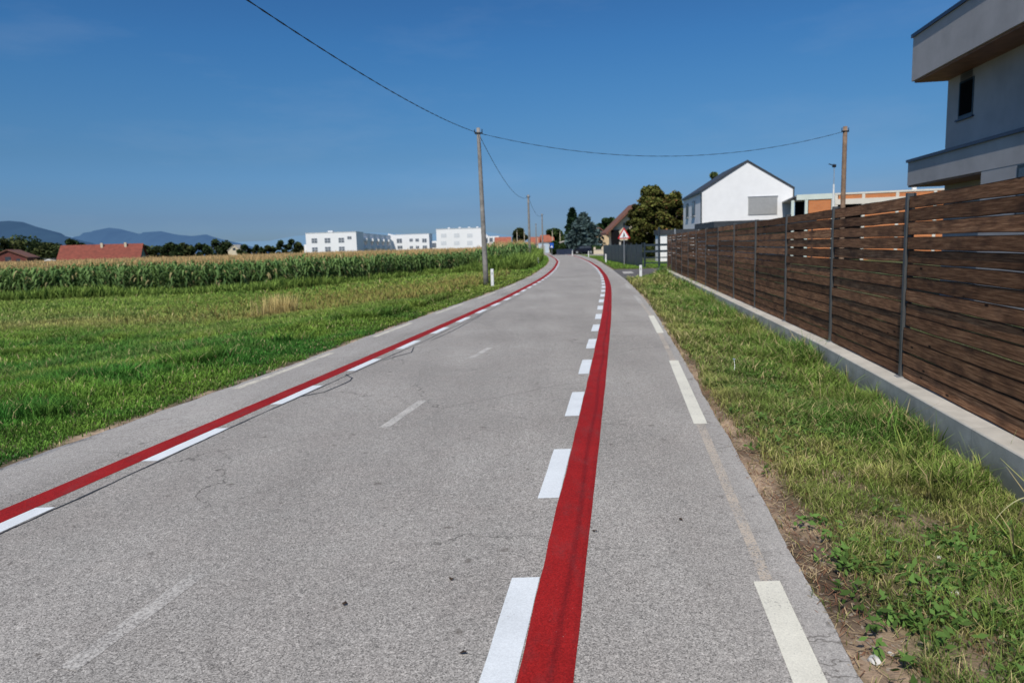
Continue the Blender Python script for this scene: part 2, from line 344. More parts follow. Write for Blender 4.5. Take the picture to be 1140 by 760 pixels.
GW = 1.9
def fence_x(y):      # line of the wooden fence
    return np.interp(y, [-6, 4.4, 6.95, 9.5, 12.05, 14.6, 37.6, 60], [1.45, 3.40, 3.88, 4.32, 4.69, 5.05, 8.33, 11.5])
def gz(x, y):
    x = np.asarray(x, float); y = np.asarray(y, float)
    dl = Lc(y)-x; dr = x-Rc(y)
    t = np.clip((dl-.3)/8, 0, 1); zl = -.015-.6*t*t*(3-2*t)
    t2 = np.clip((dr-.2)/1.4, 0, 1); f = np.clip((y-28)/12, 0, 1)
    zr = -.015-.15*t2*t2*(3-2*t2)*(1-.7*f)
    z = np.where(dl > 0, zl, np.where(dr > 0, zr, -.02))
    return z+np.where((dl > .4), (vnoise(x, y, .5, 3)-.5)*.04*np.clip(dl/3, 0, 1), 0)

DIRT = np.array([.38, .275, .19])
def sm(a, b, v): t = np.clip((v-a)/(b-a), 0, 1); return t*t*(3-2*t)
def blob(x, y, cx, cy, rx, ry): return np.exp(-((x-cx)/rx)**2-((y-cy)/ry)**2)
W1 = g(1062, 660, -.1)
def dirt_mask(x, y):      # bare soil along the right edge
    d = x-Rc(y); wdt = .0+.27*vnoise(x*0, y, 1.1, 5)*np.clip(1.25-.035*y, .35, 1.2)+.16*blob(x, y, 1.5, 2.6, 1, 1.0)
    m = 1-sm(wdt*.6, wdt*1.3, d+(vnoise(x, y, 6, 2)-.5)*.16)
    dl = Lc(y)-x
    m2 = 1-sm(.02, .22, dl+(vnoise(x, y, 3, 8)-.5)*.3)
    wr = sm(.56, .72, vnoise(x, y, 2.1, 41, 4))*(d > 0)*(y < 16)*.8*(1-sm(.9, 1.6, d))+.9*((blob(x, y, W1.x, W1.y, .30, .28) > .35)*vnoise(x, y, 9, 3))
    return np.clip(np.maximum(np.maximum(m*(d > -.05), m2*(dl > -.05)), wr), 0, 1)
gc = lambda px, py: g(px, py, -.5)
P1 = gc(60, 360); P2 = gc(270, 343); P3 = gc(440, 335); P4 = gc(310, 352); P5 = gc(60, 345)
def grass_col(x, y):
    x = np.asarray(x, float); y = np.asarray(y, float); n = len(x)
    a = vnoise(x, y, .8, 1); b = vnoise(x, y, .17, 4, 2); c = vnoise(x, y, 4, 6, 2)
    lush = np.where((x < Lc(y))[:, None], np.array([.034, .130, .020]), np.array([.064, .134, .024])); pale = np.where((x < Lc(y))[:, None], np.array([.115, .205, .030]), np.array([.132, .190, .040])); dry = np.array([.33, .27, .105]); olive = np.array([.20, .195, .045])
    k = sm(.35, .75, a)[:, None]; col = lush*(1-k)+pale*k
    left = (x < Lc(y))
    d = sm(.52, .78, b*.5+c*.5)*.65
    far = sm(14, 30, y)*left
    d = np.maximum(d*np.where(left, .35, 1), far*.22*b*2)
    d = np.maximum(d, left*(.62*blob(x, y, P1.x, P1.y, 7, 2.2)+.3*blob(x, y, P2.x, P2.y, 3.5, 2.4)+.35*blob(x, y, P3.x, P3.y, 4, 9)+.3*blob(x, y, P4.x, P4.y, 1.5, 1.5)))
    dm = dirt_mask(x+.0, y); nd = np.exp(-np.clip(x-Rc(y), 0, 9)/.35)*(x > Rc(y))
    d = np.clip(np.maximum(d, nd*.75*c*1.5), 0, 1)[:, None]
    col = col*(1-d)+dry*d
    o = (left*.5*blob(x, y, P3.x, P3.y, 6, 12))[:, None]; col = col*(1-o)+olive*o
    col = col*(.62+.75*vnoise(x, y, 3.2, 51, 3))[:, None]
    bright = (far*.38*(1-blob(x, y, P1.x, P1.y, 9, 3)))[:, None]; col = col*(1-bright)+np.array([.17, .235, .040])*bright
    return col

# ---- ground sheet
def axis(near, far, step0, gr):
    v = [near]; s = step0
    while v[-1] < far: v.append(v[-1]+s); s *= gr
    return v
gy = np.array(sorted(set([-4000, -1000, -300, -100, -40, -20, -12, -8]+list(np.arange(-6, 12, .12))+axis(12.1, 40000, .16, 1.022))))
gx = np.array(sorted(set([-v for v in axis(8.05, 40000, .25, 1.055)]+list(np.arange(-8, 8, .12))+axis(8.05, 40000, .25, 1.055))))
X, Y = np.meshgrid(gx, gy); Z = gz(X, Y)
nx, ny = len(gx), len(gy)
me = bpy.data.meshes.new('ground'); me.vertices.add(nx*ny); me.vertices.foreach_set('co', np.stack([X, Y, Z], -1).astype(np.float32).ravel())
idx = np.arange(nx*ny).reshape(ny, nx); q = np.stack([idx[:-1, :-1], idx[:-1, 1:], idx[1:, 1:], idx[1:, :-1]], -1).reshape(-1, 4)
me.loops.add(q.size); me.loops.foreach_set('vertex_index', q.ravel().astype(np.int32)); me.polygons.add(len(q))
me.polygons.foreach_set('loop_start', np.arange(0, q.size, 4, dtype=np.int32)); me.polygons.foreach_set('loop_total', np.full(len(q), 4, dtype=np.int32))
fx, fy = X.ravel(), Y.ravel()
gcx = grass_col(fx, fy)*.55; dm = dirt_mask(fx, fy)[:, None]; near = (np.hypot(fx, fy) < 60)[:, None]
vv = vnoise(fx, fy, 5, 9)[:, None]
soil = np.array([.10, .072, .045])
cc = np.where(near, gcx*.6+soil*.4, np.array([.10, .125, .045])*(.7+.6*vnoise(fx, fy, .01, 2)[:, None]))
cc = cc*(1-dm)+DIRT*(.25+1.25*sm(.2, .75, vnoise(fx, fy, 2.4, 19, 4)))[:, None]*dm
ca = me.color_attributes.new('Col', 'FLOAT_COLOR', 'POINT'); ca.data.foreach_set('color', np.concatenate([cc, np.ones((len(cc), 1))], 1).astype(np.float32).ravel())
me.update(); me.validate(); link('ground', me, M['ground'], kind='structure')

# ---- road
road = empty('road', (0, 0, 0), kind='structure')
def strip(name, ya, yb, fl, fr, z, mat, step=.1, parent=road, nc=2, jag=0, attr=None, skirt=0, hz=None, **k):
    n = max(2, int((yb-ya)/step)+1)
    if yb-ya > 60: Yv = np.array(sorted(set(list(np.arange(ya, 20, step))+axis(20, yb, step, 1.015))))
    else: Yv = np.linspace(ya, yb, n)
    n = len(Yv); L_ = fl(Yv); R_ = fr(Yv)
    if jag:
        j = (vnoise(Yv*0, Yv, 2.6, 3, 5)-.5); j2 = (vnoise(Yv*0+9, Yv, 2.6, 7, 5)-.5); L_ = L_+j*jag*1.6; R_ = R_+j2*jag
    tt = np.linspace(0, 1, nc); V = np.zeros((n, nc, 3)); V[:, :, 0] = L_[:, None]*(1-tt)+R_[:, None]*tt; V[:, :, 1] = Yv[:, None]; V[:, :, 2] = z
    V = V.reshape(-1, 3); ii = np.arange(n*nc).reshape(n, nc)
    qs = np.stack([ii[:-1, :-1], ii[:-1, 1:], ii[1:, 1:], ii[1:, :-1]], -1).reshape(-1, 4).tolist()
    vs = V.tolist()
    if skirt:
        for col, s_ in ((0, -1), (nc-1, 1)):
            b0 = len(vs)
            for i in range(n): v = vs[i*nc+col]; vs.append([v[0]+s_*.03, v[1], -.05])
            for i in range(n-1): qs.append([i*nc+col, (i+1)*nc+col, b0+i+1, b0+i])
    m_ = bpy.data.meshes.new(name); m_.from_pydata(vs, [], qs); m_.update()
    if attr:
        a = m_.attributes.new(attr[0], 'FLOAT', 'POINT'); vals = [attr[1](t, Y_) for Y_ in Yv for t in tt]; vals += [vals[-1]]*(len(vs)-len(vals)); a.data.foreach_set('value', vals)
    return link(name, m_, mat, parent, **k)
tw = lambda t, Y_: max(math.exp(-((1-t)*(6+.0*Y_))/.22), .8*math.exp(-(t*6)/.2), .42*(1 if t < .115 else 0))
strip('asphalt_surface', -11, 400, Lc, Rc, 0.0, M['asphalt'], .05, nc=41, jag=.055, attr=('edge', tw), skirt=1)
wl = lambda Y_: .125 if Y_ < 30 else .125
strk = lambda t, Y_: math.exp(-((t-.64-.05*math.sin(Y_*2.1))/.07)**2)+.5*math.exp(-((t-.95)/.06)**2)
strip('red_stripe', 1.2, 118, lambda y: RR(y)-.105, lambda y: RR(y)+.105, .0018, M['red'], .05, nc=15, attr=('streak', strk), jag=.010)
strip('red_stripe', 1.2, 128, lambda y: RL(y)-.10, lambda y: RL(y)+.10, .0018, M['red'], .1, nc=5, attr=('streak', lambda t, Y_: .12), jag=.010)
cut = .02
for i in range(0, 45):
    y0 = 2.12+2.117*i
    strip('white_dash', y0, y0+1.06, lambda y: RR(y)-.24, lambda y: RR(y)-.108, .0020, M['white'], .06, jag=.006)
for i in range(0, 48):
    y0 = 1.42+1.95*i
    strip('white_dash', y0, y0+.98, lambda y: RL(y)+.103, lambda y: RL(y)+.228, .0020, M['white'], .12, jag=.006)
for a, b in ((-.4, 3.07), (5.93, 9.25), (12.17, 15.2), (18.3, 21.4), (24.5, 27.6)):
    strip('edge_line', a, b, lambda y: np.interp(y, [0, 2.3, 3.1, 5.95, 9.25, 12.2, 15.2, 30], [.58, .95, 1.075, 1.54, 2.065, 2.515, 2.95, 4.72]), lambda y: np.interp(y, [0, 2.3, 3.1, 5.95, 9.25, 12.2, 15.2, 30], [.70, 1.07, 1.195, 1.655, 2.185, 2.635, 3.07, 4.84]), .0020, M['cream'] if a < 16 else M['faded'], .3)
for a, b in ((3.07, 5.93), (9.25, 12.17), (15.2, 18.3)):
    strip('worn_edge_line', a, b, lambda y: np.interp(y, [0, 2.3, 3.1, 5.95, 9.25, 12.2, 15.2, 30], [.62, .985, 1.11, 1.56, 2.085, 2.53, 2.97, 4.74]), lambda y: np.interp(y, [0, 2.3, 3.1, 5.95, 9.25, 12.2, 15.2, 30], [.67, 1.035, 1.165, 1.63, 2.155, 2.605, 3.04, 4.80]), .0015, M['ghost'], .3)
for a, b in ((8.2, 11.0), (12.9, 15.2), (17.2, 20.0), (22, 25), (27, 30)):
    strip('worn_edge_line', a, b, lambda y: Lc(y)+.10, lambda y: Lc(y)+.20, .0015, M['edgecream'], .3)
for (a, b) in (((75, 745), (220, 640)), ((427, 476), (470, 446)), ((525, 398), (545, 387))):
    A, B = g(*a), g(*b); n_ = Vector((-(B-A).y, (B-A).x, 0)).normalized()*.045
    MB().quad(*[v+Vector((0, 0, .0015)) for v in (A-n_, B-n_, B+n_, A+n_)]).build('faded_centre_dash', M['faded'], road)
def ribbon(pts, wd, name='tar_seam'):
    P_ = [p if isinstance(p, Vector) else g(*p) for p in pts]; Q = []
    for a, b in zip(P_, P_[1:]):
        n = max(2, int((b-a).length/.12))
        for i in range(n):
            Q.append(a.lerp(b, i/n))
    Q.append(P_[-1]); mb = MB(); vs = []
    for i, p in enumerate(Q):
        t = (Q[min(i+1, len(Q)-1)]-Q[max(i-1, 0)]).normalized(); n_ = Vector((-t.y, t.x, 0)); w_ = wd*random.uniform(.5, 1.2); off = n_*random.uniform(-.006, .006)
        vs += [p+off-n_*w_+Vector((0, 0, .0032)), p+off+n_*w_+Vector((0, 0, .0032))]
    mb.add(vs, [(2*i, 2*i+1, 2*i+3, 2*i+2) for i in range(len(Q)-1)]); mb.build(name, M['tar'], road)
seam = [( -20, 607), (0, 595), (52, 569.5), (100, 545), (160, 516.5), (210, 495), (254, 477), (300, 454.5), (330, 441), (358, 430), (388, 417), (430, 399.5), (470, 382), (500, 367), (540, 350), (580, 327)]
ribbon([Vector((float(RL(y))+.245+.012*math.sin(y*1.7)+(.03*max(0, y-9)**.5), float(y), 0)) for y in np.arange(3.2, 24, .4)], .009)
ribbon([(334, 441.5), (360.5, 436.6), (376, 430), (389.5, 424), (392, 420.8), (385.5, 416.8)], .012)
ribbon([(426, 401.5), (442, 396.5), (458, 392.3), (461, 386.6)], .011)
ribbon([(480, 379), (497, 371.5), (512, 364), (537, 350.5)], .010)

# driveway
dw = MB(); dpts = [(696, 312.5), (687, 305.5), (679.8, 300.2), (707, 299.6), (743, 297.8), (752, 299.5), (741, 302.0), (727, 304.2), (712, 307.5)]
dw.poly([g(*p)+Vector((0, 0, -.004)) for p in dpts]); dw.build('driveway', M['asphalt_dark'], kind='structure')
MB().poly([g(*p)+Vector((0, 0, .004)) for p in ((694.5, 304.8), (706, 304.3), (703, 302.1), (692.5, 302.4))]).build('concrete_slab', M['concrete'], kind='structure')
# side yard entry beyond the hedge of the bend
MB().poly([(Rc(96)-.3, 96, -.006), (Rc(116)-.3, 116, -.006), (24, 119, -.006), (26, 108, -.006)]).build('side_road', M['asphalt'], kind='structure')
# kerb of the yard
ya = [g(661, 286.3, 0), g(690, 285.6, 0)]

# ------------------------------------------------------------------ concrete base and wooden fence
pl = MB(); Yp = list(np.linspace(-5, 4.4, 6))+[6.95, 9.5, 12.05, 14.6, 20, 26, 32, 37.9]
prof = [(-.20, -.3), (-.20, .138), (-.192, .147), (.06, .147), (.06, -.3)]
vs = []
for y in Yp:
    for dx, z in prof: vs.append((float(fence_x(y))+dx, y, z))
n = 5; fs = [(i*n+k, i*n+(k+1) % n, (i+1)*n+(k+1) % n, (i+1)*n+k) for i in range(len(Yp)-1) for k in range(n)]+[tuple(range(n)), tuple(range((len(Yp)-1)*n, len(Yp)*n))]
pl.add(vs, fs).build('concrete_base_wall', M['concrete_grey'], label='low grey concrete wall with a sunlit top under the brown wooden fence', cat='low wall')
posty = [1.85-2.55, 1.85, 4.4]+[6.95+2.55*i for i in range(13)]
fr = empty('wooden_fence', (3.88, 6.95, .147), label='tall dark brown fence of horizontal boards between grey metal posts on the concrete base', cat='fence')
FI = Matrix.Translation((-3.88, -6.95, -.147))
H_F = 1.765
for i in range(len(posty)-1):
    ya_, yb_ = posty[i], posty[i+1]; A = Vector((float(fence_x(ya_)), ya_, 0)); B = Vector((float(fence_x(yb_)), yb_, 0)); d = B-A; Ln = d.length; an = math.atan2(d.y, d.x)
    mb = MB(); bvs = []; z = .010; nb = 14; gaps = [random.choice((.005, .007, .009, .012)) for _ in range(nb)]
    for k in (range(8, 13) if i < 9 else ()): gaps[k] = random.choice((.007, .011, .015, .019))
    hs_ = [random.uniform(.114, .126) for _ in range(nb)]; sc = (H_F-.010-sum(gaps[:-1]))/sum(hs_)
    for k in range(nb):
        h = hs_[k]*sc; sg = 7; c = (random.random(), random.random(), random.random()); t0 = random.uniform(-.010, .010); wv = [random.uniform(-.0045, .0045) for _ in range(sg+1)]; wt = [random.uniform(-.0035, .0035) for _ in range(sg+1)]
        vs = []; fs = []; tilt = random.uniform(-.004, .004)
        for j in range(sg+1):
            x = .028+(Ln-.056)*j/sg; zb = z+wv[j]+tilt*(j/sg-.5); zt = z+h+wt[j]+tilt*(j/sg-.5)
            vs += [(x, -.012+t0, zb), (x, .010+t0, zb), (x, .010+t0, zt), (x, -.012+t0, zt)]
        for j in range(sg):
            o = j*4; fs += [(o+a, o+(a+1) % 4, o+4+(a+1) % 4, o+4+a) for a in range(4)]
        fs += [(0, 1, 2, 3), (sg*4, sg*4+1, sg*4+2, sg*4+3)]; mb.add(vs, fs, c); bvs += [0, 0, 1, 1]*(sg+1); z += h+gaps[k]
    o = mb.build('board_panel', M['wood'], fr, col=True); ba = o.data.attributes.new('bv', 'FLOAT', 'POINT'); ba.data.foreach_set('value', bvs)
    o.location = FI @ Vector((A.x, A.y, .147)); o.rotation_euler = (0, 0, an)
for i, y in enumerate(posty):
    x = float(fence_x(y)); d = Vector((float(fence_x(y+.5))-float(fence_x(y-.5)), 1, 0)); an = math.atan2(d.y, d.x)
    mb = MB(); mb.box(-.026, -.040, .012, .026, -.034, 1.80).box(-.026, .026, .012, .026, .032, 1.80).box(-.004, -.034, .012, .004, .026, 1.80)
    for k in range(34): zz = .05+k*.052; mb.box(-.050, -.040, zz, -.0265, -.034, zz+.028)
    p = mb.build('fence_post', M['postgrey'], fr); p.location = FI @ Vector((x, y, .147)); p.rotation_euler = (0, 0, an)
    b_ = MB().box(-.06, -.075, .0, .06, .06, .011); 
    for sx in (-.045, .045):
        for sy in (-.058,): b_.tube([(sx, sy, .011), (sx, sy, .028)], .009, 6)
    b_.build('base_plate', M['zinc'], p)

# ------------------------------------------------------------------ modern grey house on the right
dirf = Vector((.143, 1, 0)).normalized(); nrm = Vector((-dirf.y, dirf.x, 0))   # nrm points to the road
GR = Matrix(((dirf.x, nrm.x, 0), (dirf.y, nrm.y, 0), (0, 0, 1)))
ang = math.atan2(dirf.y, dirf.x)
mh = empty('modern_house', (11.07, 20, -.1), ang, label='modern grey plastered house with cantilevered upper floor behind the right fence', cat='house')
def mloc(px, py, v): # local u along dirf, v towards road, where ray hits plane v=const
    d = ray(px, py); o = Vector((0, 0, CH)); p0 = Vector((11.07, 20, 0))+nrm*v
    t = (p0-o).dot(nrm)/d.dot(nrm); P = o+d*t; q_ = P-Vector((11.07, 20, -.1)); return q_.dot(dirf), q_.z
# upper slab (cantilever): local box u from -14..0, v 0..-8
zs0, zs1 = 5.66, 6.86
MB().box(-15, -9, zs0+.10, 0, 0, zs1+.04).build('upper_band', M['greyplaster'], mh)
MB().box(-15.0, -9.05, zs1+.04, .045, .045, zs1+.13).build('upper_flashing', M['navy'], mh)
MB().box(-15, -8.9, zs0+.05, -.06, -.06, zs0+.098).build('soffit', M['soffit'], mh)
MB().box(-15, -9, -.4, -.2, -.88, 3.5).box(-15, -9, 3.5, -.12, -.88, zs0+.05).build('wall', M['greyplaster'], mh)
u0, z0 = mloc(1066.5, 133, -.88); u1, z1 = mloc(1088, 70, -.88)
wn = MB().box(u0-.78, -.90, z0-.02, u0, -.868, 5.52).build('window', M['anthracite'], mh)
MB().box(u0-.72, -.872, z0+.06, u0-.06, -.864, 5.46).build('pane', M['darkvoid'], wn)
sh = MB()
for k in range(28): sh.box(u0-.70, -.862, z0+.10+k*.05, u0-.08, -.850, z0+.125+k*.05)
sh.build('blind', M['darkvoid'], wn)
MB().box(u0-.84, -.90, z0-.06, u0+.06, -.82, z0-.022).build('window_sill', M['navy'], mh)
# terrace parapet
zt = 3.61; zb = 2.99
u2, _ = mloc(1092, 194, 0)
MB().box(-15, -.6, zb, 0, 0, zt).build('terrace_parapet', M['greyplaster'], mh)
MB().box(-15, -.64, zt, .04, .045, zt+.075).build('terrace_flashing', M['navy'], mh)
MB().box(u2+.02, -.879, zb-.05, -.02, -.02, zb-.003).build('terrace_soffit', M['soffit'], mh)
MB().box(-15, -.86, -.4, u2, -.004, zb-.003).build('ground_floor_wall', M['greyplaster'], mh)
u3, z3 = mloc(1133, 184, 0)
w2 = MB().box(u3-1.2, -.02, z3-1.1, u3, .006, z3).build('window', M['anthracite'], mh)
MB().box(u3-1.13, -.01, z3-1.03, u3-.07, .012, z3-.07).build('pane', M['glass'], w2)

# ------------------------------------------------------------------ generic house pieces
def window(parent, mk, x0, z0, x1, z1, y, frame=M['anthracite'], pane=M['glass'], name='window', mull=0, hm=0):
    """window on the plane y of the parent's space, facing -y"""
    f = .07*max(1, (x1-x0)/1.2)
    w_ = MB().box(x0, y-.03, z0, x1, y+.02, z1).build(name, frame, parent)
    if not mull: MB().box(x0+f, y-.042, z0+f, x1-f, y-.02, z1-f).build('pane', pane, w_)
    else:
        p = MB(); xm = (x0+x1)/2; zm = (z0+z1)/2
        cols = [(x0+f, xm-f/2), (xm+f/2, x1-f)]; rows = [(z0+f, zm-f/2), (zm+f/2, z1-f)] if hm else [(z0+f, z1-f)]
        for a, b in cols:
            for c, d in rows: p.box(a, y-.045, c, b, y-.02, d)
        p.build('pane', pane, w_)
    return w_

# white gabled house
hw = empty('white_gabled_house', (15.85, 59, -.1), math.atan2(-.7, 7.2)*1, label='white two storey house with dark gabled roof above the far end of the brown fence', cat='house')
W_ = 7.25; D_ = 10.2; E_ = 5.62; A_ = 7.86
vs = [(0, 0, 0), (W_, 0, 0), (W_, 0, E_), (W_/2, 0, A_), (0, 0, E_)]
MB().extr(vs, (0, D_, 0)).build('wall', M['plaster'], hw)
rf = MB(); t_ = .17; o_ = .10
sl_ = (A_-E_)/(W_/2)
for s_ in (-1, 1):
    e = (W_/2+s_*(W_/2+o_)); ze = E_-o_*sl_
    rf.extr([(W_/2, -.07, A_+.004), (e, -.07, ze+.004), (e, -.07, ze+t_), (W_/2, -.07, A_+t_)], (0, D_+.14, 0))
roof = rf.build('roof', M['roofdark'], hw)
MB().box(-.16, -.07, E_-.08, -.02, D_+.07, E_+.03).build('gutter', M['anthracite'], roof)
MB().tube([(-.03, -.06, 0), (-.03, -.06, E_-.06)], .055, 8).build('downpipe', M['anthracite'], hw)
MB().tube([(W_+.03, -.06, 0), (W_+.03, -.06, E_-.06)], .055, 8).build('downpipe', M['anthracite'], hw)
# shuttered gable window
ww = MB().box(3.72, -.05, 3.63, 6.02, .02, 5.07).build('window', M['shutter'], hw)
sb = MB()
for k in range(22): sb.box(3.76, -.062, 3.67+k*.062, 5.98, -.05, 3.67+k*.062+.05)
sb.build('shutter', M['shutter'], ww); MB().box(3.68, -.09, 5.07, 6.06, .02, 5.11).build('shutter_box', M['zinc'], ww)
for (a, b) in ((3.2, 4.8), (6.9, 8.3)):
    w_ = MB().box(-.035, a, 3.85, .02, b, 5.10).build('window', M['anthracite'], hw); MB().box(-.045, a+.08, 3.93, -.03, b-.08, 5.02).build('pane', M['glass'], w_)
    MB().box(-.12, a-.06, 3.78, .0, b+.06, 3.845).build('window_sill', M['shutter'], w_)
# flat roofed carport in front of it
cp = empty('carport', (at(795, 247.5, 50).x, 50, -.1), -.05, label='low dark flat roofed carport in front of the white gabled house', cat='carport')
MB().box(0, 0, 2.55, 7.0, 6.5, 2.98).build('flat_roof', M['roofdark'], cp)
MB().box(.3, 3.2, 0, 6.8, 6.2, 2.549).build('wall', M['plaster'], cp)
for x_ in (.1, 3.4, 6.7): MB().box(x_, .1, 0, x_+.14, .24, 2.549).build('post', M['anthracite'], cp)
# white garage behind the gate
ga = empty('garage', (12.75, 61, -.1), -.03, label='small white garage with dark flat roof behind the driveway gate', cat='garage')
MB().box(0, 0, 0, 3.0, 1.6, 2.30).build('wall', M['plaster'], ga); MB().box(-.1, -.12, 2.302, 3.2, 1.8, 2.70).build('flat_roof', M['roofdark'], ga)
MB().box(2.0, -.03, .05, 2.8, .0, 2.0).build('door', M['shutter'], ga)

# orange brick building under construction
q0 = at(887, 217, 50); q1 = at(1066, 207, 47.5)
an = math.atan2(q1.y-q0.y, q1.x-q0.x); LN = (q1-q0).length; Ht = q0.z+.1
ub = empty('brick_building_shell', (q0.x, 50, -.1), an, label='long unfinished building of orange brick in a pale frame behind the brown fence', cat='building')
def ux(px): return (at(px, 225, 49).x-q0.x)/math.cos(an)
MB().box(-.0, -.02, Ht-.36, ux(932), .3, Ht).build('mint_lintel', M['mint'], ub)
MB().box(ux(932)+.01, -.02, Ht-.12, LN+3, .3, Ht).build('ring_beam', M['beam'], ub)
MB().box(ux(932)+.01, -.03, Ht-.78, LN+3, .28, Ht-.42).build('lower_beam', M['beam'], ub)
for a, b in ((ux(932)+.25, ux(959)), (ux(962), ux(992)), (ux(995), ux(1028)), (ux(1031), LN+2.5)):
    MB().box(a, .02, Ht-.418, b, .25, Ht-.122).build('brick_strip', M['brick'], ub)
for a in (ux(888), ux(902), ux(929), ux(932)+.01, ux(959)+.01, ux(992)+.01, ux(1028)+.01):
    c = MB().box(a, -.01, 0, a+.19, .27, Ht-.125 if a > ux(931) else Ht-.362).build('column', M['mint'] if a < ux(931) else M['beam'], ub)
for a, b, zt_ in ((ux(905)+.05, ux(928.5), Ht-.38), (ux(962.5), ux(992), Ht-.785), (ux(995.5), ux(1028), Ht-.785), (ux(1031.5), LN+2.5, Ht-.785)):
    MB().box(a, .04, 0, b, .24, zt_).build('brick_infill', M['brick'], ub)
MB().box(.1, 1.5, 0, LN+2.8, 1.7, Ht-.4).build('inner_wall', M['darkvoid'], ub)
MB().box(-.02, .31, Ht-.12, LN+3, 9, Ht-.02).build('roof_slab', M['concrete'], ub)
MB().box(ux(1008), .1, Ht+.002, ux(1008)+.25, .35, Ht+.22).build('chimney', M['plaster'], ub)

# ------------------------------------------------------------------ dark panel fence, gate, sign, delineators
a0 = Vector((9.52, 72.2, 0)); a1 = Vector((8.66, 46.6, 0))
dv = (a1-a0); Ln = dv.length; pf = empty('metal_panel_fence', (a1.x, a1.y, -.05), math.atan2(-dv.y, -dv.x), label='dark blue grey metal panel fence along the verge behind the triangular sign', cat='fence')
npan = 10
for i in range(npan):
    u = i*Ln/npan; b = (i+1)*Ln/npan; m_ = MB()
    nsl = 16
    for k in range(nsl):
        ua = u+.05+(b-u-.08)*k/nsl; m_.box(ua, -.012, .08, ua+(b-u-.08)/nsl-.022, .012, 1.50+.0*k)
    m_.build('fence_panel', M['navy'] if 0 else M['anthracite'], pf)
    MB().box(u, -.03, 0, u+.05, .03, 1.60).build('fence_post', M['anthracite'], pf)
    MB().box(u+.05, -.02, .78, b, .022, .84).build('rail', M['anthracite'], pf)
b0 = Vector((8.75, 46.2, 0)); b1 = Vector((10.6, 44.2, 0))
gt = empty('driveway_gate', (b0.x, b0.y, -.05), math.atan2(b1.y-b0.y, b1.x-b0.x), label='dark metal gate with open horizontal rails at the end of the driveway', cat='gate')
Lg = (b1-b0).length
for u in (0, .97*(9.47-b0.x)/(b1.x-b0.x)*Lg+.1, Lg): MB().box(u-.05, -.05, 0, u+.05, .05, 1.62 if u < 1 or u == Lg else 2.55).build('gate_post', M['anthracite'], gt)
for z in (1.38, .98, .62, .28): MB().box(.05, -.02, z, Lg-.05, .02, z+.14 if z > .9 else z+.07).build('rail', M['anthracite'], gt)
MB().tube([at(751.5, 256, 44).to_tuple()[:2]+(-.1,), at(751.5, 256, 44).to_tuple()[:2]+(2.35,)], .045, 8).build('steel_post', M['zinc'], label='thin pale steel post behind the far end of the brown fence', cat='post')

sg = empty('warning_sign', (8.50, 52.9, -.04), R(-9), label='red bordered triangular warning sign on a steel post beside the dark metal fence', cat='road sign')
MB().tube([(0, .03, 0), (0, .03, 2.62)], .032, 10).build('post', M['zinc'], sg)
def tri(s_, y0, y1, zc, rad, mat, name, parent):
    pts = []
    for k in range(3):
        a = PI/2+k*2*PI/3; c = Vector((math.cos(a)*(s_-2*rad), 0, math.sin(a)*(s_-2*rad)))
        for j in range(-3, 4): b = a+j*R(20); pts.append((c.x+math.cos(b)*rad, y0, zc+c.z+math.sin(b)*rad))
    return MB().extr(pts, (0, y1-y0, 0)).build(name, mat, parent)
pb = tri(.56, -.01, .0, 2.22, .05, M['signred'], 'sign_plate', sg)
tri(.40, -.014, -.0105, 2.21, .02, M['signwhite'], 'white_field', pb)
fg = MB(); fg.tube([(0, -.018, 2.34), (0, -.016, 2.34)], .038, 10)
fg.extr([(-.04, -.018, 2.30), (.045, -.018, 2.30), (.06, -.018, 2.17), (.11, -.018, 2.03), (.07, -.018, 2.03), (.02, -.018, 2.13), (-.05, -.018, 2.03), (-.10, -.018, 2.03), (-.05, -.018, 2.17)], (0, .003, 0))
fg.build('pictogram', M['black'], pb)

def delineator(i, x, y, h, lab):
    band = False
    x = float(x); z = float(gz(x, y)); r = empty('roadside_marker_post', (x, y, z), -.15, label=lab, cat='marker post', group='white marker posts along the road')
    MB().extr([(-.06, -.05, 0), (.06, -.05, 0), (.05, .06, 0), (-.05, .06, 0)], (0, 0, h)).build('post', M['postwhite'], r, bevel=.012)
    if band: MB().extr([(-.0605, -.053, h-.26), (.0605, -.053, h-.26), (.0605, -.053, h-.10), (-.0605, -.053, h-.06)], (0, .004, 0)).build('black_band', M['black'], r)
    MB().box(-.02, -.058, h-.22, .02, -.0535 if band else -.049, h-.12).build('reflector', M['zinc'], r)
for i, (px, py, h, lab) in enumerate(((548.5, 319, .72, 'short white marker post right beside the leaning tall pole at the field edge'), (599.2, 294.5, .62, 'small white marker post at the left verge where the corn meets the bend'),
    (674.5, 292, .72, 'white marker post in the grass before the dark metal fence'), (713.3, 309, .62, 'white marker post with black band beside the driveway before the brown fence'),
    (655.3, 286.0, .75, 'white marker post in front of the dark parked car'), (637.3, 285.0, .72, 'far white marker post by the left end of the dark parked car'))):
    p = g(px, py, 0); delineator(i, p.x, p.y, h, lab)

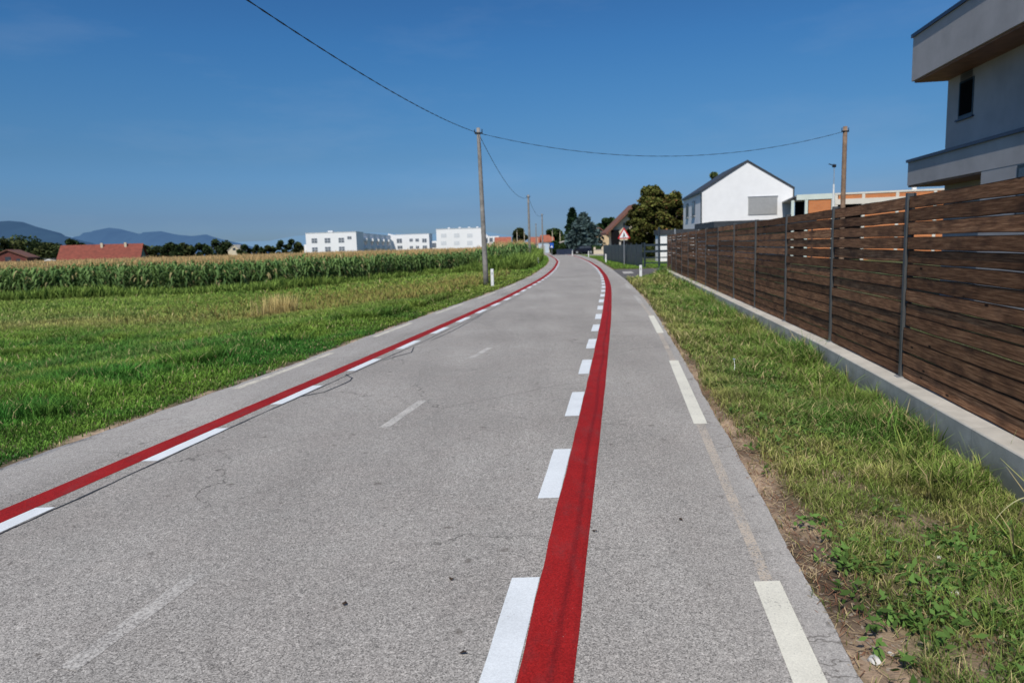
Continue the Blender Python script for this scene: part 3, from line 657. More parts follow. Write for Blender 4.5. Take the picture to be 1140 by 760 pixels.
# ------------------------------------------------------------------ poles and cables
def pole(x, y, top, r0, r1, mat, lab, lean=(0, 0), name='utility_pole', grp=None):
    zb = float(gz(x, y)); r = empty(name, (x, y, zb), label=lab, cat='utility pole', group=grp)
    hh = top-zb; pts = [(lean[0]*t, lean[1]*t, hh*t) for t in np.linspace(0, 1, 9)]; pts[0] = (0, 0, -.3)
    MB().tube(pts, list(np.linspace(r0, r1, 9)), 14).build('shaft', mat, r, smooth=True)
    b = MB().box(lean[0]-.15, -.02, hh-.24, lean[0]+.17, .03, hh-.18).box(lean[0]-r1-.02, -r1-.02, hh-.22, lean[0]+r1+.02, r1+.02, hh-.19); br = b.build('bracket', M['black'], r)
    for sx in (-.15, .15): MB().tube([(lean[0]+sx, 0, hh-.18), (lean[0]+sx, 0, hh-.05)], [.022, .014], 8).build('insulator', M['black'], br)
    return Vector((x+lean[0], y+lean[1], top-.2))
T1 = pole(-1.0, 29.6, 6.36, .112, .072, M['polewood'], 'tall grey utility pole standing nearest at the left edge of the road', (-.10, 0))
T2 = pole(1.98, 69, 6.43, .13, .09, M['polewood'], 'second utility pole rising out of the corn behind the nearest pole')
T3 = pole(5.27, 112, 6.5, .13, .09, M['polewood'], 'far utility pole at the bend where the road leaves the corn')
T4 = pole(6.03, 158, 6.5, .13, .09, M['polewood'], 'farthest utility pole, just left of the one at the bend')
T5 = pole(15.12, 32.5, 6.40, .115, .095, M['brownpole'], 'brown wooden utility pole rising behind the brown fence near the orange brick building')
T0 = Vector((-6.9, -8, 6.6))
def cable(A, B, sag, lab, r=.012, pts=None):
    n = 160; C_ = []
    for i in range(n+1):
        t = i/n; p = A.lerp(B, t); p.z -= 4*sag*t*(1-t); C_.append(p)
    mb = MB()
    for s_ in (0, PI):
        tot = (B-A).length; q_ = []
        for i in range(n+1):
            th = s_+2*PI*tot*i/n/1.1; q_.append(C_[i]+Vector((math.cos(th)*r*.9, 0, math.sin(th)*r*.9)))
        mb.tube(q_, r, 5, False)
    return mb.build('overhead_cable', M['black'], label=lab, cat='cable', smooth=True)
cable(T1, T0, CABSAG if 'CABSAG' in globals() else .95, 'black twisted overhead cable running from the nearest pole up to the top left', .0075)
cable(T1, T2, .95, 'overhead cable sagging from the nearest pole to the second pole over the corn', .008)
cable(T2, T3, .8, 'overhead cable from the second pole to the pole at the bend', .010)
cable(T1, T5, 1.0, 'long overhead cable crossing above the road to the brown pole on the right', .0065)

lamp = empty('street_lamp', (20.33, 45, -.1), label='thin white lamp post with small dark head left of the brown utility pole', cat='street lamp')
MB().tube([(0, 0, 0), (0, 0, 4.9)], [.07, .05], 10).build('lamp_post', M['postwhite'], lamp)
MB().tube([(0, 0, 4.9), (0, 0, 6.0)], .025, 8).build('mast', M['zinc'], lamp)
MB().tube([(-.10, 0, 6.02), (.08, 0, 6.02)], .10, 8).tube([(-.35, 0, 6.14), (0, 0, 6.04)], .03, 6).build('lamp_head', M['black'], lamp)

# ------------------------------------------------------------------ plants
def leafcloud(P, size, col, up=.35, aspect=1.0):
    """quads at P (N,3) with half size `size` (N,) random orientation"""
    N = len(P); n = rng.normal(size=(N, 3)); n[:, 2] = np.abs(n[:, 2])+up; n /= np.linalg.norm(n, axis=1)[:, None]
    a = rng.normal(size=(N, 3)); u = np.cross(n, a); u /= np.linalg.norm(u, axis=1)[:, None]; v = np.cross(n, u)
    s = size[:, None]; u = u*s*aspect; v = v*s
    return np.stack([P-u, P-v*.8, P+u, P+v*.8], 1), col
def trunk_tube(mb, h, r, lean=0): mb.tube([(0, 0, -.2), (lean*.3, 0, h*.4), (lean, 0, h)], [r*1.25, r*.9, r*.5], 9)
def tree(px, ytop, Y, wpx, lab, c1, c2, n=3500, leaf=.22, lobes=14, group=None, name='broadleaf_tree', base=-.1, low=.22, c3=None):
    top = at(px, ytop, Y); h = top.z-base; rad = wpx/2*Y/F*math.sqrt(1+(top.x/Y)**2)*.95
    o = empty(name, (top.x, Y, base), label=lab, cat='tree', group=group)
    tb = MB(); trunk_tube(tb, h*.6, max(.12, h*.02))
    for k in range(6):
        a = k*2.4; tb.tube([(0, 0, h*.3+k*.04*h), (math.cos(a)*rad*.4, math.sin(a)*rad*.4, h*(.5+.05*k)), (math.cos(a)*rad*.5, math.sin(a)*rad*.5, h*(.56+.035*k))], [h*.012, h*.008, h*.004], 6)
    tb.build('trunk', M['bark'], o, smooth=True)
    pts = []; cols = []
    for k in range(lobes):
        t = (k+.5)/lobes; zc = h*(low+.1+(.80-low)*t); rr = rad*math.sin(PI*min(1, .18+.80*t))**.7*.62
        a = k*2.39996+random.random(); cx, cy = math.cos(a)*rr, math.sin(a)*rr
        lr = rad*random.uniform(.20, .48)*(.72 if lobes > 40 else 1); zc += h*random.uniform(-.05, .06); m_ = n//lobes
        d = rng.normal(size=(m_, 3)); d /= np.linalg.norm(d, axis=1)[:, None]; rd = rng.random(m_)**.45
        p = d*rd[:, None]*np.array([lr, lr, lr*.85])+np.array([cx, cy, min(zc, h-lr*.8)])
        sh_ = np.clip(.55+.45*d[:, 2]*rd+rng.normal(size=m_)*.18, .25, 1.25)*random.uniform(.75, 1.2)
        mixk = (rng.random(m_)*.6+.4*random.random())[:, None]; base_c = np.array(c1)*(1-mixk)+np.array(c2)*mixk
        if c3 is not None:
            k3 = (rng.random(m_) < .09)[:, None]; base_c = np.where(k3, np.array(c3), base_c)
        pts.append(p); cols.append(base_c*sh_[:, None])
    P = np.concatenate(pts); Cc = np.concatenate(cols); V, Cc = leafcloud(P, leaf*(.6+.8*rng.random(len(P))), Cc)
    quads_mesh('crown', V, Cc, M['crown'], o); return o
def conifer(px, ytop, Y, wpx, lab, c1, c2, n=5000, leaf=.25, name='conifer_tree', blue=False, base=-.1):
    top = at(px, ytop, Y); h = top.z-base; rad = wpx/2*Y/F
    o = empty(name, (top.x, Y, base), label=lab, cat='tree'); tb = MB(); trunk_tube(tb, h*.95, .2)
    tiers = 15; pts = []; cols = []
    for k in range(tiers):
        t = k/(tiers-1); zc = h*(.14+.84*t); r_ = rad*(1-t)**.62*random.uniform(.75, 1.12)+.15; nb = 7
        for j in range(nb):
            a = j*2*PI/nb+k*1.3+random.uniform(-.2, .2); ln = r_*random.uniform(.7, 1.1); m_ = max(8, n//(tiers*nb))
            s = rng.random(m_)**.7; x_ = np.cos(a)*ln*s; y_ = np.sin(a)*ln*s; wd = .28*rad*(1-t*.6)*(.4+.6*s)
            z_ = zc-ln*.30*s**1.5+ln*.15*s**4+rng.normal(size=m_)*.16*(1-.4*t)
            pts.append(np.stack([x_+rng.normal(size=m_)*wd*.5, y_+rng.normal(size=m_)*wd*.5, z_], 1))
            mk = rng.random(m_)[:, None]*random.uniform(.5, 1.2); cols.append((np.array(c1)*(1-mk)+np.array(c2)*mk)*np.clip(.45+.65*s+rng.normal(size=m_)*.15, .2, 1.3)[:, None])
            if k % 2 == 0: tb.tube([(0, 0, zc), (math.cos(a)*ln*.8, math.sin(a)*ln*.8, zc-ln*.15)], [.05, .015], 5)
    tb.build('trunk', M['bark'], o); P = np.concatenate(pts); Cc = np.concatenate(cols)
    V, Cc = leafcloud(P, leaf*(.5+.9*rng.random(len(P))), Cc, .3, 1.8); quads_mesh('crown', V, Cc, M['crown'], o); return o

DG = (.022, .042, .013); MG = (.05, .095, .025); OL = (.10, .11, .03); BR = (.20, .13, .045)
tree(728, 205, 86, 64, 'big olive and brown autumn tree right of the brown roofed house', (.060, .078, .018), (.16, .160, .042), 24000, .18, 60, low=.02, c3=(.19, .12, .045))
tree(750, 213, 80, 48, 'brownish tree touching the left side of the white gabled house', (.080, .095, .022), (.18, .170, .045), 15000, .17, 42, low=.02, c3=(.24, .12, .05))
tree(706, 226, 92, 26, 'dark tree between the brown roofed house and the big autumn tree', (.035, .045, .014), (.085, .08, .022), 7000, .18, 16, low=.02)
tree(796, 188, 78, 26, 'light green tree top rising behind the roof of the white gabled house', (.09, .13, .04), (.17, .20, .08), 5000, .17, 12, low=.1)
conifer(637, 233, 150, 20, 'dark slender spruce behind the broad blue spruce', (.012, .026, .014), (.025, .05, .022), 6000, .3)
conifer(649, 239, 128, 50, 'broad blue grey spruce above the dark parked car', (.030, .048, .042), (.085, .125, .125), 9000, .26)
tree(677, 241, 150, 34, 'dark green tree behind the brown roofed house', DG, (.05, .09, .03), 6000, .3, 14, low=.1)
tree(578, 253, 210, 20, 'round dark tree behind the corn left of the second pole', (.03, .045, .014), (.075, .08, .025), 4000, .35, 12)
tree(617, 254, 190, 26, 'green tree behind the orange roofs beyond the bend', DG, (.07, .11, .03), 4000, .33, 12)
tree(629, 262, 165, 16, 'small green tree left of the spruces', MG, OL, 2500, .28, 9, low=.05)

def shrub(px, py, Y, wpx, hpx, lab, c1, c2, n=900, leaf=.14, name='shrub'):
    b = g(px, py, 0); z = 0; x = at(px, py, Y).x; r_ = wpx/2*Y/F; h = hpx*Y/F
    o = empty(name, (x, Y, -.1), label=lab, cat='shrub')
    MB().tube([(0, 0, -.1), (.02, 0, h*.5)], [.05, .02], 6).tube([(0, 0, 0), (r_*.4, .05, h*.6)], [.04, .015], 6).tube([(0, 0, 0), (-r_*.4, -.05, h*.6)], [.04, .015], 6).build('stem', M['bark'], o)
    d = rng.normal(size=(n, 3)); d /= np.linalg.norm(d, axis=1)[:, None]; rd = rng.random(n)**.4
    p = d*rd[:, None]*np.array([r_, min(r_, 2), h*.5])*(.8+.3*vnoise(d[:, 0]*2, d[:, 2]*2, 1, 2))[:, None]+np.array([0, 0, h*.5])
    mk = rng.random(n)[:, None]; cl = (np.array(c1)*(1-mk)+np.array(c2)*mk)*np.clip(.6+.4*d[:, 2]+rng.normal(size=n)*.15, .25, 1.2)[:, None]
    V, cl = leafcloud(p, leaf*(.6+.8*rng.random(n)), cl); quads_mesh('crown', V, cl, M['crown'], o)
shrub(688, 280, 78, 13, 13, 'yellow green bush behind the dark metal fence', (.12, .17, .03), (.22, .26, .06), 1800, .13)
shrub(664, 281, 122, 17, 9, 'dark bush in front of the peach coloured house', DG, MG, 1600, .18)
shrub(640, 281, 135, 22, 17, 'dense dark hedge left of the blue spruce', (.012, .025, .010), (.03, .055, .02), 3500, .25, 'hedge')
shrub(617, 282, 122, 10, 16, 'dark green bush by the bend beside the blue sign', (.02, .045, .015), (.05, .10, .03), 2200, .2)
shrub(626, 282, 121, 9, 13, 'green bush next to the grey fence beyond the bend', (.025, .05, .015), (.06, .10, .03), 1800, .2)
shrub(746, 290, 66, 22, 17, 'dark shrub beside the white garage', DG, MG, 1500, .14)
shrub(722, 288, 74, 18, 14, 'olive bush behind the driveway gate', DG, OL, 1500, .14)

# tree line on the left horizon
tl = [(8, 266, 30), (24, 263, 30), (40, 268, 26), (54, 271, 24), (66, 273, 18), (80, 266.5, 22), (163, 274, 20), (176, 275, 16), (190, 271.5, 22), (206, 272, 22), (222, 272, 18), (240, 267.5, 28), (252, 271, 18), (272, 274, 14), (287, 274.5, 12), (299, 275, 12), (313, 269.5, 12), (325, 268, 16), (333, 272, 10)]
for i, (px, yt, wp) in enumerate(tl):
    Y = 285+((i*37) % 5)*9 if i not in (5,) else 245
    tree(px, yt-1.6, Y, wp*1.35, 'dark green tree in the far tree line behind the corn on the left horizon', (.020, .036, .014), (.06, .085, .03) if i % 3 else (.10, .11, .035), 1500, .55, 8, 'trees of the far left tree line', low=0)
# low hedge of trees behind everything to the horizon
# ------------------------------------------------------------------ far buildings left
c0 = at(64, 289, 200); c1_ = at(150, 287, 194)
bn = empty('barn', (at(65, 290, 200).x, 200, -.6), R(14)-.0, label='long barn with a large red tiled roof on the left horizon behind the corn', cat='barn')
Lb = (at(150, 288, 203).x-at(65, 290, 200).x)/math.cos(R(14))+.2
Wb = 9; eb = 2.3; rb = 6.35
MB().extr([(0, 0, 0), (0, Wb, 0), (0, Wb, eb), (0, Wb/2, rb-.1), (0, 0, eb)], (Lb, 0, 0)).build('wall', M['olivewall'], bn)
rr_ = MB()
rr_.extr([(-.5, -.5, eb-.35), (-.5, Wb/2, rb), (-.5, Wb/2, rb+.2), (-.5, -.5, eb-.15)], (Lb+1.0, 0, 0)); rr_.extr([(-.5, Wb+.5, eb-.35), (-.5, Wb/2, rb), (-.5, Wb/2, rb+.2), (-.5, Wb+.5, eb-.15)], (Lb+1.0, 0, 0))
rb_ = rr_.build('roof', M['roofred'], bn)
for x_ in (10.0, 16.2): MB().box(x_, 3.4, rb-.9, x_+.6, 4.0, rb+.55).build('chimney', M['cream_wall'], rb_)
MB().box(4, -.04, .3, 6, .0, 2.0).build('door', M['bark'], bn)
br_ = empty('brick_farmhouse', (at(-12, 290, 205).x, 205, -.6), R(20), label='dark red brick farm building cut off by the left picture edge', cat='house')
MB().extr([(0, 0, 0), (9.2, 0, 0), (9.2, 0, 3.4), (4.6, 0, 5.6), (0, 0, 3.4)], (0, 12, 0)).build('wall', M['redwall'], br_)
MB().extr([(-.5, -.4, 3.35), (4.6, -.4, 5.65), (9.7, -.4, 3.35), (9.7, -.4, 3.6), (4.6, -.4, 5.95), (-.5, -.4, 3.6)], (0, 12.8, 0)).build('roof', M['roofbrown'], br_)
window(br_, 0, 3.9, 2.6, 5.3, 3.8, 0); window(br_, 0, 6.6, 2.2, 7.6, 3.2, 0)
wt = empty('white_shed', (at(49, 291, 215).x, 215, -.6), 0, label='small white shed left of the red roofed barn', cat='shed')
MB().extr([(0, 0, 0), (3.6, 0, 0), (3.6, 0, 2.3), (1.4, 0, 2.9), (0, 0, 2.5)], (0, 4, 0)).build('wall', M['plaster'], wt); MB().box(-.1, -.1, 2.92, 3.7, 4.1, 3.0).build('roof', M['zinc'], wt)
MB().box(1.3, -.03, 0, 2.2, 0, 2.0).build('door', M['shutter'], wt)
fh = empty('small_farmhouse', (at(254, 283, 300).x, 300, -.6), 0, label='tiny pale gabled house among the trees on the left horizon', cat='house')
MB().extr([(0, 0, 0), (5.5, 0, 0), (5.5, 0, 4.2), (2.75, 0, 6.4), (0, 0, 4.2)], (0, 8, 0)).build('wall', M['cream_wall'], fh); MB().extr([(-.3, -.2, 4.1), (2.75, -.2, 6.45), (5.8, -.2, 4.1), (5.8, -.2, 4.3), (2.75, -.2, 6.7), (-.3, -.2, 4.3)], (0, 8.5, 0)).build('roof', M['pinkwall'], fh)
window(fh, 0, 2.1, 4.3, 3.3, 5.4, 0)

# apartment blocks
def block(name_lab, px0, px1, ytop, Y, depth, storeys, wins, parapet=True, rot=0, px_col=M['aptglass']):
    a = at(px0, ytop, Y); b = at(px1, ytop, Y); z = (a.z+b.z)/2+.6
    o = empty('apartment_block', (a.x, Y, -.6), rot, label=name_lab, cat='apartment building')
    W = b.x-a.x; MB().box(0, 0, 0, W, depth, z).build('wall', M['apt'], o); MB().box(-.1, -.1, z+.002, W+.1, depth+.1, z+.16).build('roof_edge', M['blind'], o)
    for (x0, y0, x1, y1, big) in wins:
        p = at(x0, y1, Y); q_ = at(x1, y0, Y); window(o, 0, p.x-a.x, p.z+.6, q_.x-a.x, q_.z+.6, 0, M['blind'] if px_col is not M['aptglass'] else M['blind'], px_col, mull=1, hm=big)
    return o, W, z
s3 = 6.333
def cw(l): return [(320+a/s3, 235+b/s3, 320+c/s3, 235+d/s3, e) for a, b, c, d, e in l]
oA, WA, zA = block('white apartment block with two rows of dark windows, the leftmost of the far white blocks', 340, 396.3, 259, 256, 12, 3, cw([(170, 190, 210, 228, 1), (262, 188, 303, 227, 1), (360, 186, 400, 225, 1), (422, 176, 452, 200, 0), (174, 253, 214, 290, 1), (265, 250, 306, 288, 1), (363, 248, 404, 285, 1)]))
MB().box(-1.1, 1, 0, -.01, 8, 5.3).build('side_terrace', M['apt'], oA)
MB().box(7.5, 2, zA+.17, 9.2, 4, zA+.75).build('roof_hatch', M['blind'], oA)
# long wing receding from block A
wg = MB(); wg.box(WA-4, 12.01, 0, WA-.2, 76, zA-.1); wgo = wg.build('rear_wing', M['apt'], oA)
for i in range(5):
    yy = 14+i*12.5
    MB().box(WA-.2, yy, 3.1, WA+1.1, yy+7, 4.2).build('balcony', M['plaster'], oA); MB().box(WA-.2, yy, 6.1, WA+1.1, yy+7, 7.1).build('balcony', M['plaster'], oA)
    MB().box(WA-.19, yy+1, 4.4, WA-.14, yy+5, 6.0).build('balcony_door', M['aptglass'], oA)
oB, WB, zB = block('middle white apartment block with small square windows between the two larger ones', 440, 477.5, 260.8, 334, 14, 3, cw([(770, 192, 808, 228, 0), (860, 193, 884, 217, 0), (902, 193, 927, 217, 0), (950, 192, 982, 223, 0), (775, 242, 812, 268, 0), (862, 245, 886, 267, 0), (905, 244, 929, 266, 0), (953, 241, 984, 266, 0)]))
MB().extr([(-2.3, 0, 0), (-.01, 0, 0), (-.01, 0, zB-.2), (-3.4, 0, zB+.6)], (0, 3, 0)).build('stair_wall', M['apt'], oB)
MB().box(WB, 2, 0, WB+.6, 30, 5.6).build('side_wing', M['blind'], oB)
s4 = 3.8
oC, WC, zC = block('large white apartment block with closed pale shutters left of the nearest pole', 485.5, 536, 254.6, 262, 14, 3, [(491, 260, 497, 264.5, 0), (505.5, 259.5, 511.5, 264.5, 0), (520, 260, 526, 264.5, 0), (491, 268.5, 497, 273, 0), (505.5, 268.3, 511.5, 273, 0), (520, 268, 526, 273, 0)], px_col=M['blind'])
MB().box(-1.9, 2, 0, -.01, 10, 5.2).build('side_terrace', M['apt'], oC); MB().box(-1.91, 1.9, 2.9, -.4, 1.99, 4.5).build('terrace_window', M['aptglass'], oC)
MB().box(WC-5, 14.01, 0, WC-.3, 78, zC-1.2).build('rear_wing', M['apt'], oC)
for i in range(5):
    yy = 16+i*12.5
    MB().box(WC-.3, yy, 3.2, WC+1.3, yy+8, 4.4).build('balcony', M['plaster'], oC); MB().box(WC-.3, yy, 6.2, WC+1.3, yy+8, 7.3).build('balcony', M['plaster'], oC)
    MB().box(WC-.29, yy+1, 4.6, WC-.25, yy+6, 6.1).build('balcony_door', M['aptglass'], oC)
MB().box(WC+.01, 9, 0, WC+6.2, 40, 6.4).build('side_wing', M['apt'], oC)
for k in range(3):
    for z_ in (1.2, 4.3): MB().box(WC+.6+k*1.9, 8.95, z_, WC+1.9+k*1.9, 8.99, z_+1.5).build('window', M['aptglass'], oC)
for k, xx in enumerate((4, 8, 11.5, 14.5)): MB().box(xx, 3, zC+.17, xx+.8, 4, zC+.65).build('roof_vent', M['blind'], oC)

def gable_house(lab, px0, px1, yeave, yridge, Y, depth, wall, roofm, base=-.2, side=False, rot=0, wins=()):
    a = at(px0, yeave, Y); b = at(px1, yeave, Y); e = a.z-base; r_ = at((px0+px1)/2, yridge, Y).z-base; W = b.x-a.x
    o = empty('village_house', (a.x, Y, base), rot, label=lab, cat='house')
    if not side:
        MB().extr([(0, 0, 0), (W, 0, 0), (W, 0, e), (W/2, 0, r_-.15), (0, 0, e)], (0, depth, 0)).build('wall', wall, o)
        MB().extr([(-.5, -.4, e-.3), (W/2, -.4, r_), (W+.5, -.4, e-.3), (W+.5, -.4, e-.05), (W/2, -.4, r_+.25), (-.5, -.4, e-.05)], (0, depth+.8, 0)).build('roof', roofm, o)
    else:
        MB().extr([(0, 0, 0), (0, depth, 0), (0, depth, e), (0, depth/2, r_-.15), (0, 0, e)], (W, 0, 0)).build('wall', wall, o)
        MB().extr([(-.4, -.5, e-.3), (-.4, depth/2, r_), (-.4, depth+.5, e-.3), (-.4, depth+.5, e-.05), (-.4, depth/2, r_+.25), (-.4, -.5, e-.05)], (W+.8, 0, 0)).build('roof', roofm, o)
    for (x0, z0, x1, z1) in wins: window(o, 0, x0, z0, x1, z1, 0)
    return o
gable_house('house with orange red roof right of the large white apartment block', 552, 568, 270, 264.5, 240, 9, M['cream_wall'], M['rooforange'], side=True, wins=((1, 1, 2, 2),))
gable_house('orange roofed house behind the corn at the bend, left one of two', 590, 603, 270.5, 264.5, 215, 9, M['cream_wall'], M['rooforange'], side=True)
gable_house('orange roofed house behind the corn at the bend, right one of two', 604, 615.5, 268.5, 262.3, 185, 8, M['cream_wall'], M['rooforange'], side=True)
o = empty('pale_shed', (at(599.5, 276, 165).x, 165, -.2), -.05, label='low pale blue shed beyond the end of the corn', cat='shed')
MB().box(0, 0, 0, 2.4, 5, 2.4).build('wall', M['bluegrey'], o); MB().box(-.1, -.1, 2.402, 2.5, 5.1, 2.52).build('roof', M['zinc'], o); MB().box(.5, -.03, .0, 1.5, 0, 1.9).build('door', M['shutter'], o)
# peach house left of brown-roofed house
ph = gable_house('small peach coloured house with brown gable behind the blue spruce', 656.5, 678, 263.5, 254.5, 132, 9, M['peach'], M['roofbrown'], wins=((1.0, 1.2, 1.7, 2.2),))
# brown roofed house: gable end to the camera, steep roof going up right behind tree
a = at(674, 261, 104); b_ = at(706, 230, 104)
bh = empty('brown_roofed_house', (a.x, 104, -.2), 0, label='house with steep brown roof and cream gable half hidden by the autumn tree', cat='house')
Wd = (b_.x-a.x)*2; ee = a.z+.2; rr = b_.z+.2
MB().extr([(1.2, 0, ee*.0), (Wd-1.2, 0, 0), (Wd-1.2, 0, ee+.9), (Wd/2, 0, rr-.3), (1.2, 0, ee+.9)], (0, 5, 0)).build('wall', M['cream_wall'], bh)
MB().extr([(0, -.9, ee-.1), (Wd/2, -.9, rr), (Wd, -.9, ee-.1), (Wd, -.9, ee+.25), (Wd/2, -.9, rr+.4), (0, -.9, ee+.25)], (0, 6.2, 0)).build('roof', M['roofbrown'], bh)
MB().box(.8, -.5, 0, 1.9, -.1, ee+.6).box(1.9, -.1, 0, 4.6, -.02, 2.2).build('porch', M['darkvoid'], bh)
window(bh, 0, 2.6, 3.6, 3.5, 4.7, 0)
MB().box(1.9, -.62, 0, 2.15, -.4, 2.0).build('porch_post', M['pinkwall'], bh)

# grey fence, garden wall, lean-to, blue sign, car near the bend
gf = empty('grey_board_fence', (at(619.5, 282, 120).x, 120, -.05), .02, label='low blue grey board fence beyond the bend, below the dark hedge', cat='fence')
Lf = at(637, 282, 120).x-at(619.5, 282, 120).x
fm = MB()
for k in range(26): fm.box(k*Lf/26, 0, .05, (k+.85)*Lf/26, .03, .98)
fm.build('boards', M['navy'], gf); MB().box(0, .031, .25, Lf, .06, .33).box(0, .031, .7, Lf, .06, .78).build('rail', M['anthracite'], gf)
gw = empty('garden_wall', (at(661, 283, 116).x, 116, -.1), .0, label='low cream garden wall right of the dark parked car', cat='garden wall')
Lw = at(672, 283, 116).x-at(661, 283, 116).x
MB().box(0, 0, 0, Lw, .25, .75).build('wall', M['cream_wall'], gw); MB().box(-.04, -.04, .752, Lw+.04, .29, .82).build('coping', M['concrete'], gw)
for x_ in (0.0, Lw-.32): MB().box(x_, -.03, .822, x_+.3, .27, 1.22).build('pillar', M['cream_wall'], gw)
ln = empty('lean_to_shed', (at(625.5, 272, 140).x, 140, -.1), 0, label='small shed with slanted pale roof edge among the dark hedges', cat='shed')
MB().extr([(0, 0, 0), (3.0, 0, 0), (3.0, 0, 3.0), (0, 0, 2.2)], (0, 4, 0)).build('wall', M['bark'], ln); MB().extr([(-.3, -.3, 2.15), (3.3, -.3, 3.1), (3.3, -.3, 3.25), (-.3, -.3, 2.3)], (0, 4.6, 0)).build('roof', M['pinkwall'], ln)
bs = empty('information_sign', (at(614.6, 283, 112).x, 112.5, -.05), 0, label='blue and white square sign on a post at the bend', cat='road sign')
MB().tube([(0, .03, 0), (0, .03, 2.0)], .03, 8).build('post', M['zinc'], bs); sp_ = MB().box(-.3, -.02, 1.25, .3, 0, 2.05).build('sign_plate', M['signblue'], bs)
MB().extr([(-.18, -.025, 1.33), (.18, -.025, 1.33), (0, -.025, 1.68)], (0, .004, 0)).build('white_triangle', M['signwhite'], sp_)
# car
car = empty('parked_car', (at(649, 282, 122).x, 122, -.02), R(6), label='dark hatchback parked side on under the blue spruce', cat='car')
pr = [(-1.9, .30), (-1.92, .62), (-1.75, .82), (-1.1, .92), (-.45, 1.36), (.2, 1.43), (1.0, 1.40), (1.6, 1.05), (1.85, .95), (1.90, .55), (1.85, .30)]
cb = MB(); rows = []
for yy, sc_ in ((-.80, .97), (-.84, 1), (0, 1.01), (.84, 1), (.80, .97)):
    rows.append([(x_*sc_, yy*(1 if z_ < .95 else .82), z_) for x_, z_ in pr])
vs = [p for r_ in rows for p in r_]; n = len(pr)
fs = [(i*n+k, i*n+(k+1) % n, (i+1)*n+(k+1) % n, (i+1)*n+k) for i in range(4) for k in range(n)]+[tuple(range(n)), tuple(range(4*n, 5*n))]
cb.add(vs, fs).build('body', M['carpaint'], car, smooth=False)
for s_ in (-1, 1):
    MB().extr([(-1.0, s_*.765, .96), (-.42, s_*.70, 1.30), (.12, s_*.70, 1.36), (.12, s_*.765, .96)], (0, s_*.012, 0)).extr([(.18, s_*.765, .96), (.18, s_*.70, 1.36), (.95, s_*.70, 1.33), (1.35, s_*.765, 1.0)], (0, s_*.012, 0)).build('side_window', M['glass'], car)
    for x_ in (-1.2, 1.2):
        w_ = MB().tube([(x_, s_*.66, .32), (x_, s_*.88, .32)], .32, 18).build('wheel', M['rubber'], car); MB().tube([(x_, s_*.87, .32), (x_, s_*.892, .32)], .20, 12).build('rim', M['zinc'], w_)
    MB().box(-1.935, s_*.62-.14, .62, -1.86, s_*.62+.14, .75).build('headlight', M['signwhite'], car); MB().box(1.86, s_*.62-.12, .70, 1.92, s_*.62+.12, .88).build('tail_light', M['signred'], car)
# distant thin posts beyond the corn
for i, (px, yt, Y) in enumerate(((575.5, 256.5, 195), (583.5, 256.5, 200), (614.8, 256, 175), (623.4, 257.5, 170), (598.5, 263, 185))):
    t = at(px, yt, Y); r_ = empty('distant_lamp_post', (t.x, Y, -.3), label='thin pale lamp post far behind the corn near the bend', cat='lamp post', group='thin lamp posts far beyond the bend')
    MB().tube([(0, 0, 0), (0, 0, t.z+.3)], [.10, .07], 8).build('shaft', M['cream_wall'], r_); MB().box(-.1, -.5, t.z+.25, .1, .15, t.z+.34).build('lamp_head', M['zinc'], r_)

# ------------------------------------------------------------------ hills
def hill(name, prof, Y, depth, mat):
    pts = []
    xs = np.linspace(prof[0][0], prof[-1][0], 160); yy = np.interp(xs, [p[0] for p in prof], [p[1] for p in prof])
    ridge = [at(float(a), float(b)+float(vnoise(a, 0, .12, 3))*1.0-.5, Y) for a, b in zip(xs, yy)]
    n = len(ridge); vs = []; nr = 7
    for j in range(nr):
        f = j/(nr-1); ph = math.sin(PI*f); 
        for i, p in enumerate(ridge):
            e = 1 if f == .5 else ph*(.85+.3*float(vnoise(i*.3, j*3., 1, 2)))
            vs.append((p.x, p.y+(f-.5)*depth, -60+max(0, (p.z+60))*min(1, e) if f != .5 else p.z))
    fs = [(j*n+i, j*n+i+1, (j+1)*n+i+1, (j+1)*n+i) for j in range(nr-1) for i in range(n-1)]
    m_ = bpy.data.meshes.new(name); m_.from_pydata(vs, [], fs); m_.update(); m_.polygons.foreach_set('use_smooth', [True]*len(m_.polygons)); link(name, m_, mat, kind='structure')
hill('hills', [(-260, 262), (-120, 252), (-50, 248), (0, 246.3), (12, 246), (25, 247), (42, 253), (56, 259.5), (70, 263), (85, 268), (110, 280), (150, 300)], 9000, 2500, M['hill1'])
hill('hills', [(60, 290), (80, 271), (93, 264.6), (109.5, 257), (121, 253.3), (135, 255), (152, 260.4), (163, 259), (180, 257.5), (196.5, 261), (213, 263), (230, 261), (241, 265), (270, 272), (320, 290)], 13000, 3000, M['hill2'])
hill('hills', [(-200, 262), (55, 262.5), (80, 263), (100, 266), (240, 270), (300, 268), (330, 262.5), (360, 260), (420, 258.5), (470, 261), (540, 257.5), (575, 264), (640, 267), (720, 268), (820, 266), (1000, 268), (1300, 262)], 22000, 3000, M['hill3'])

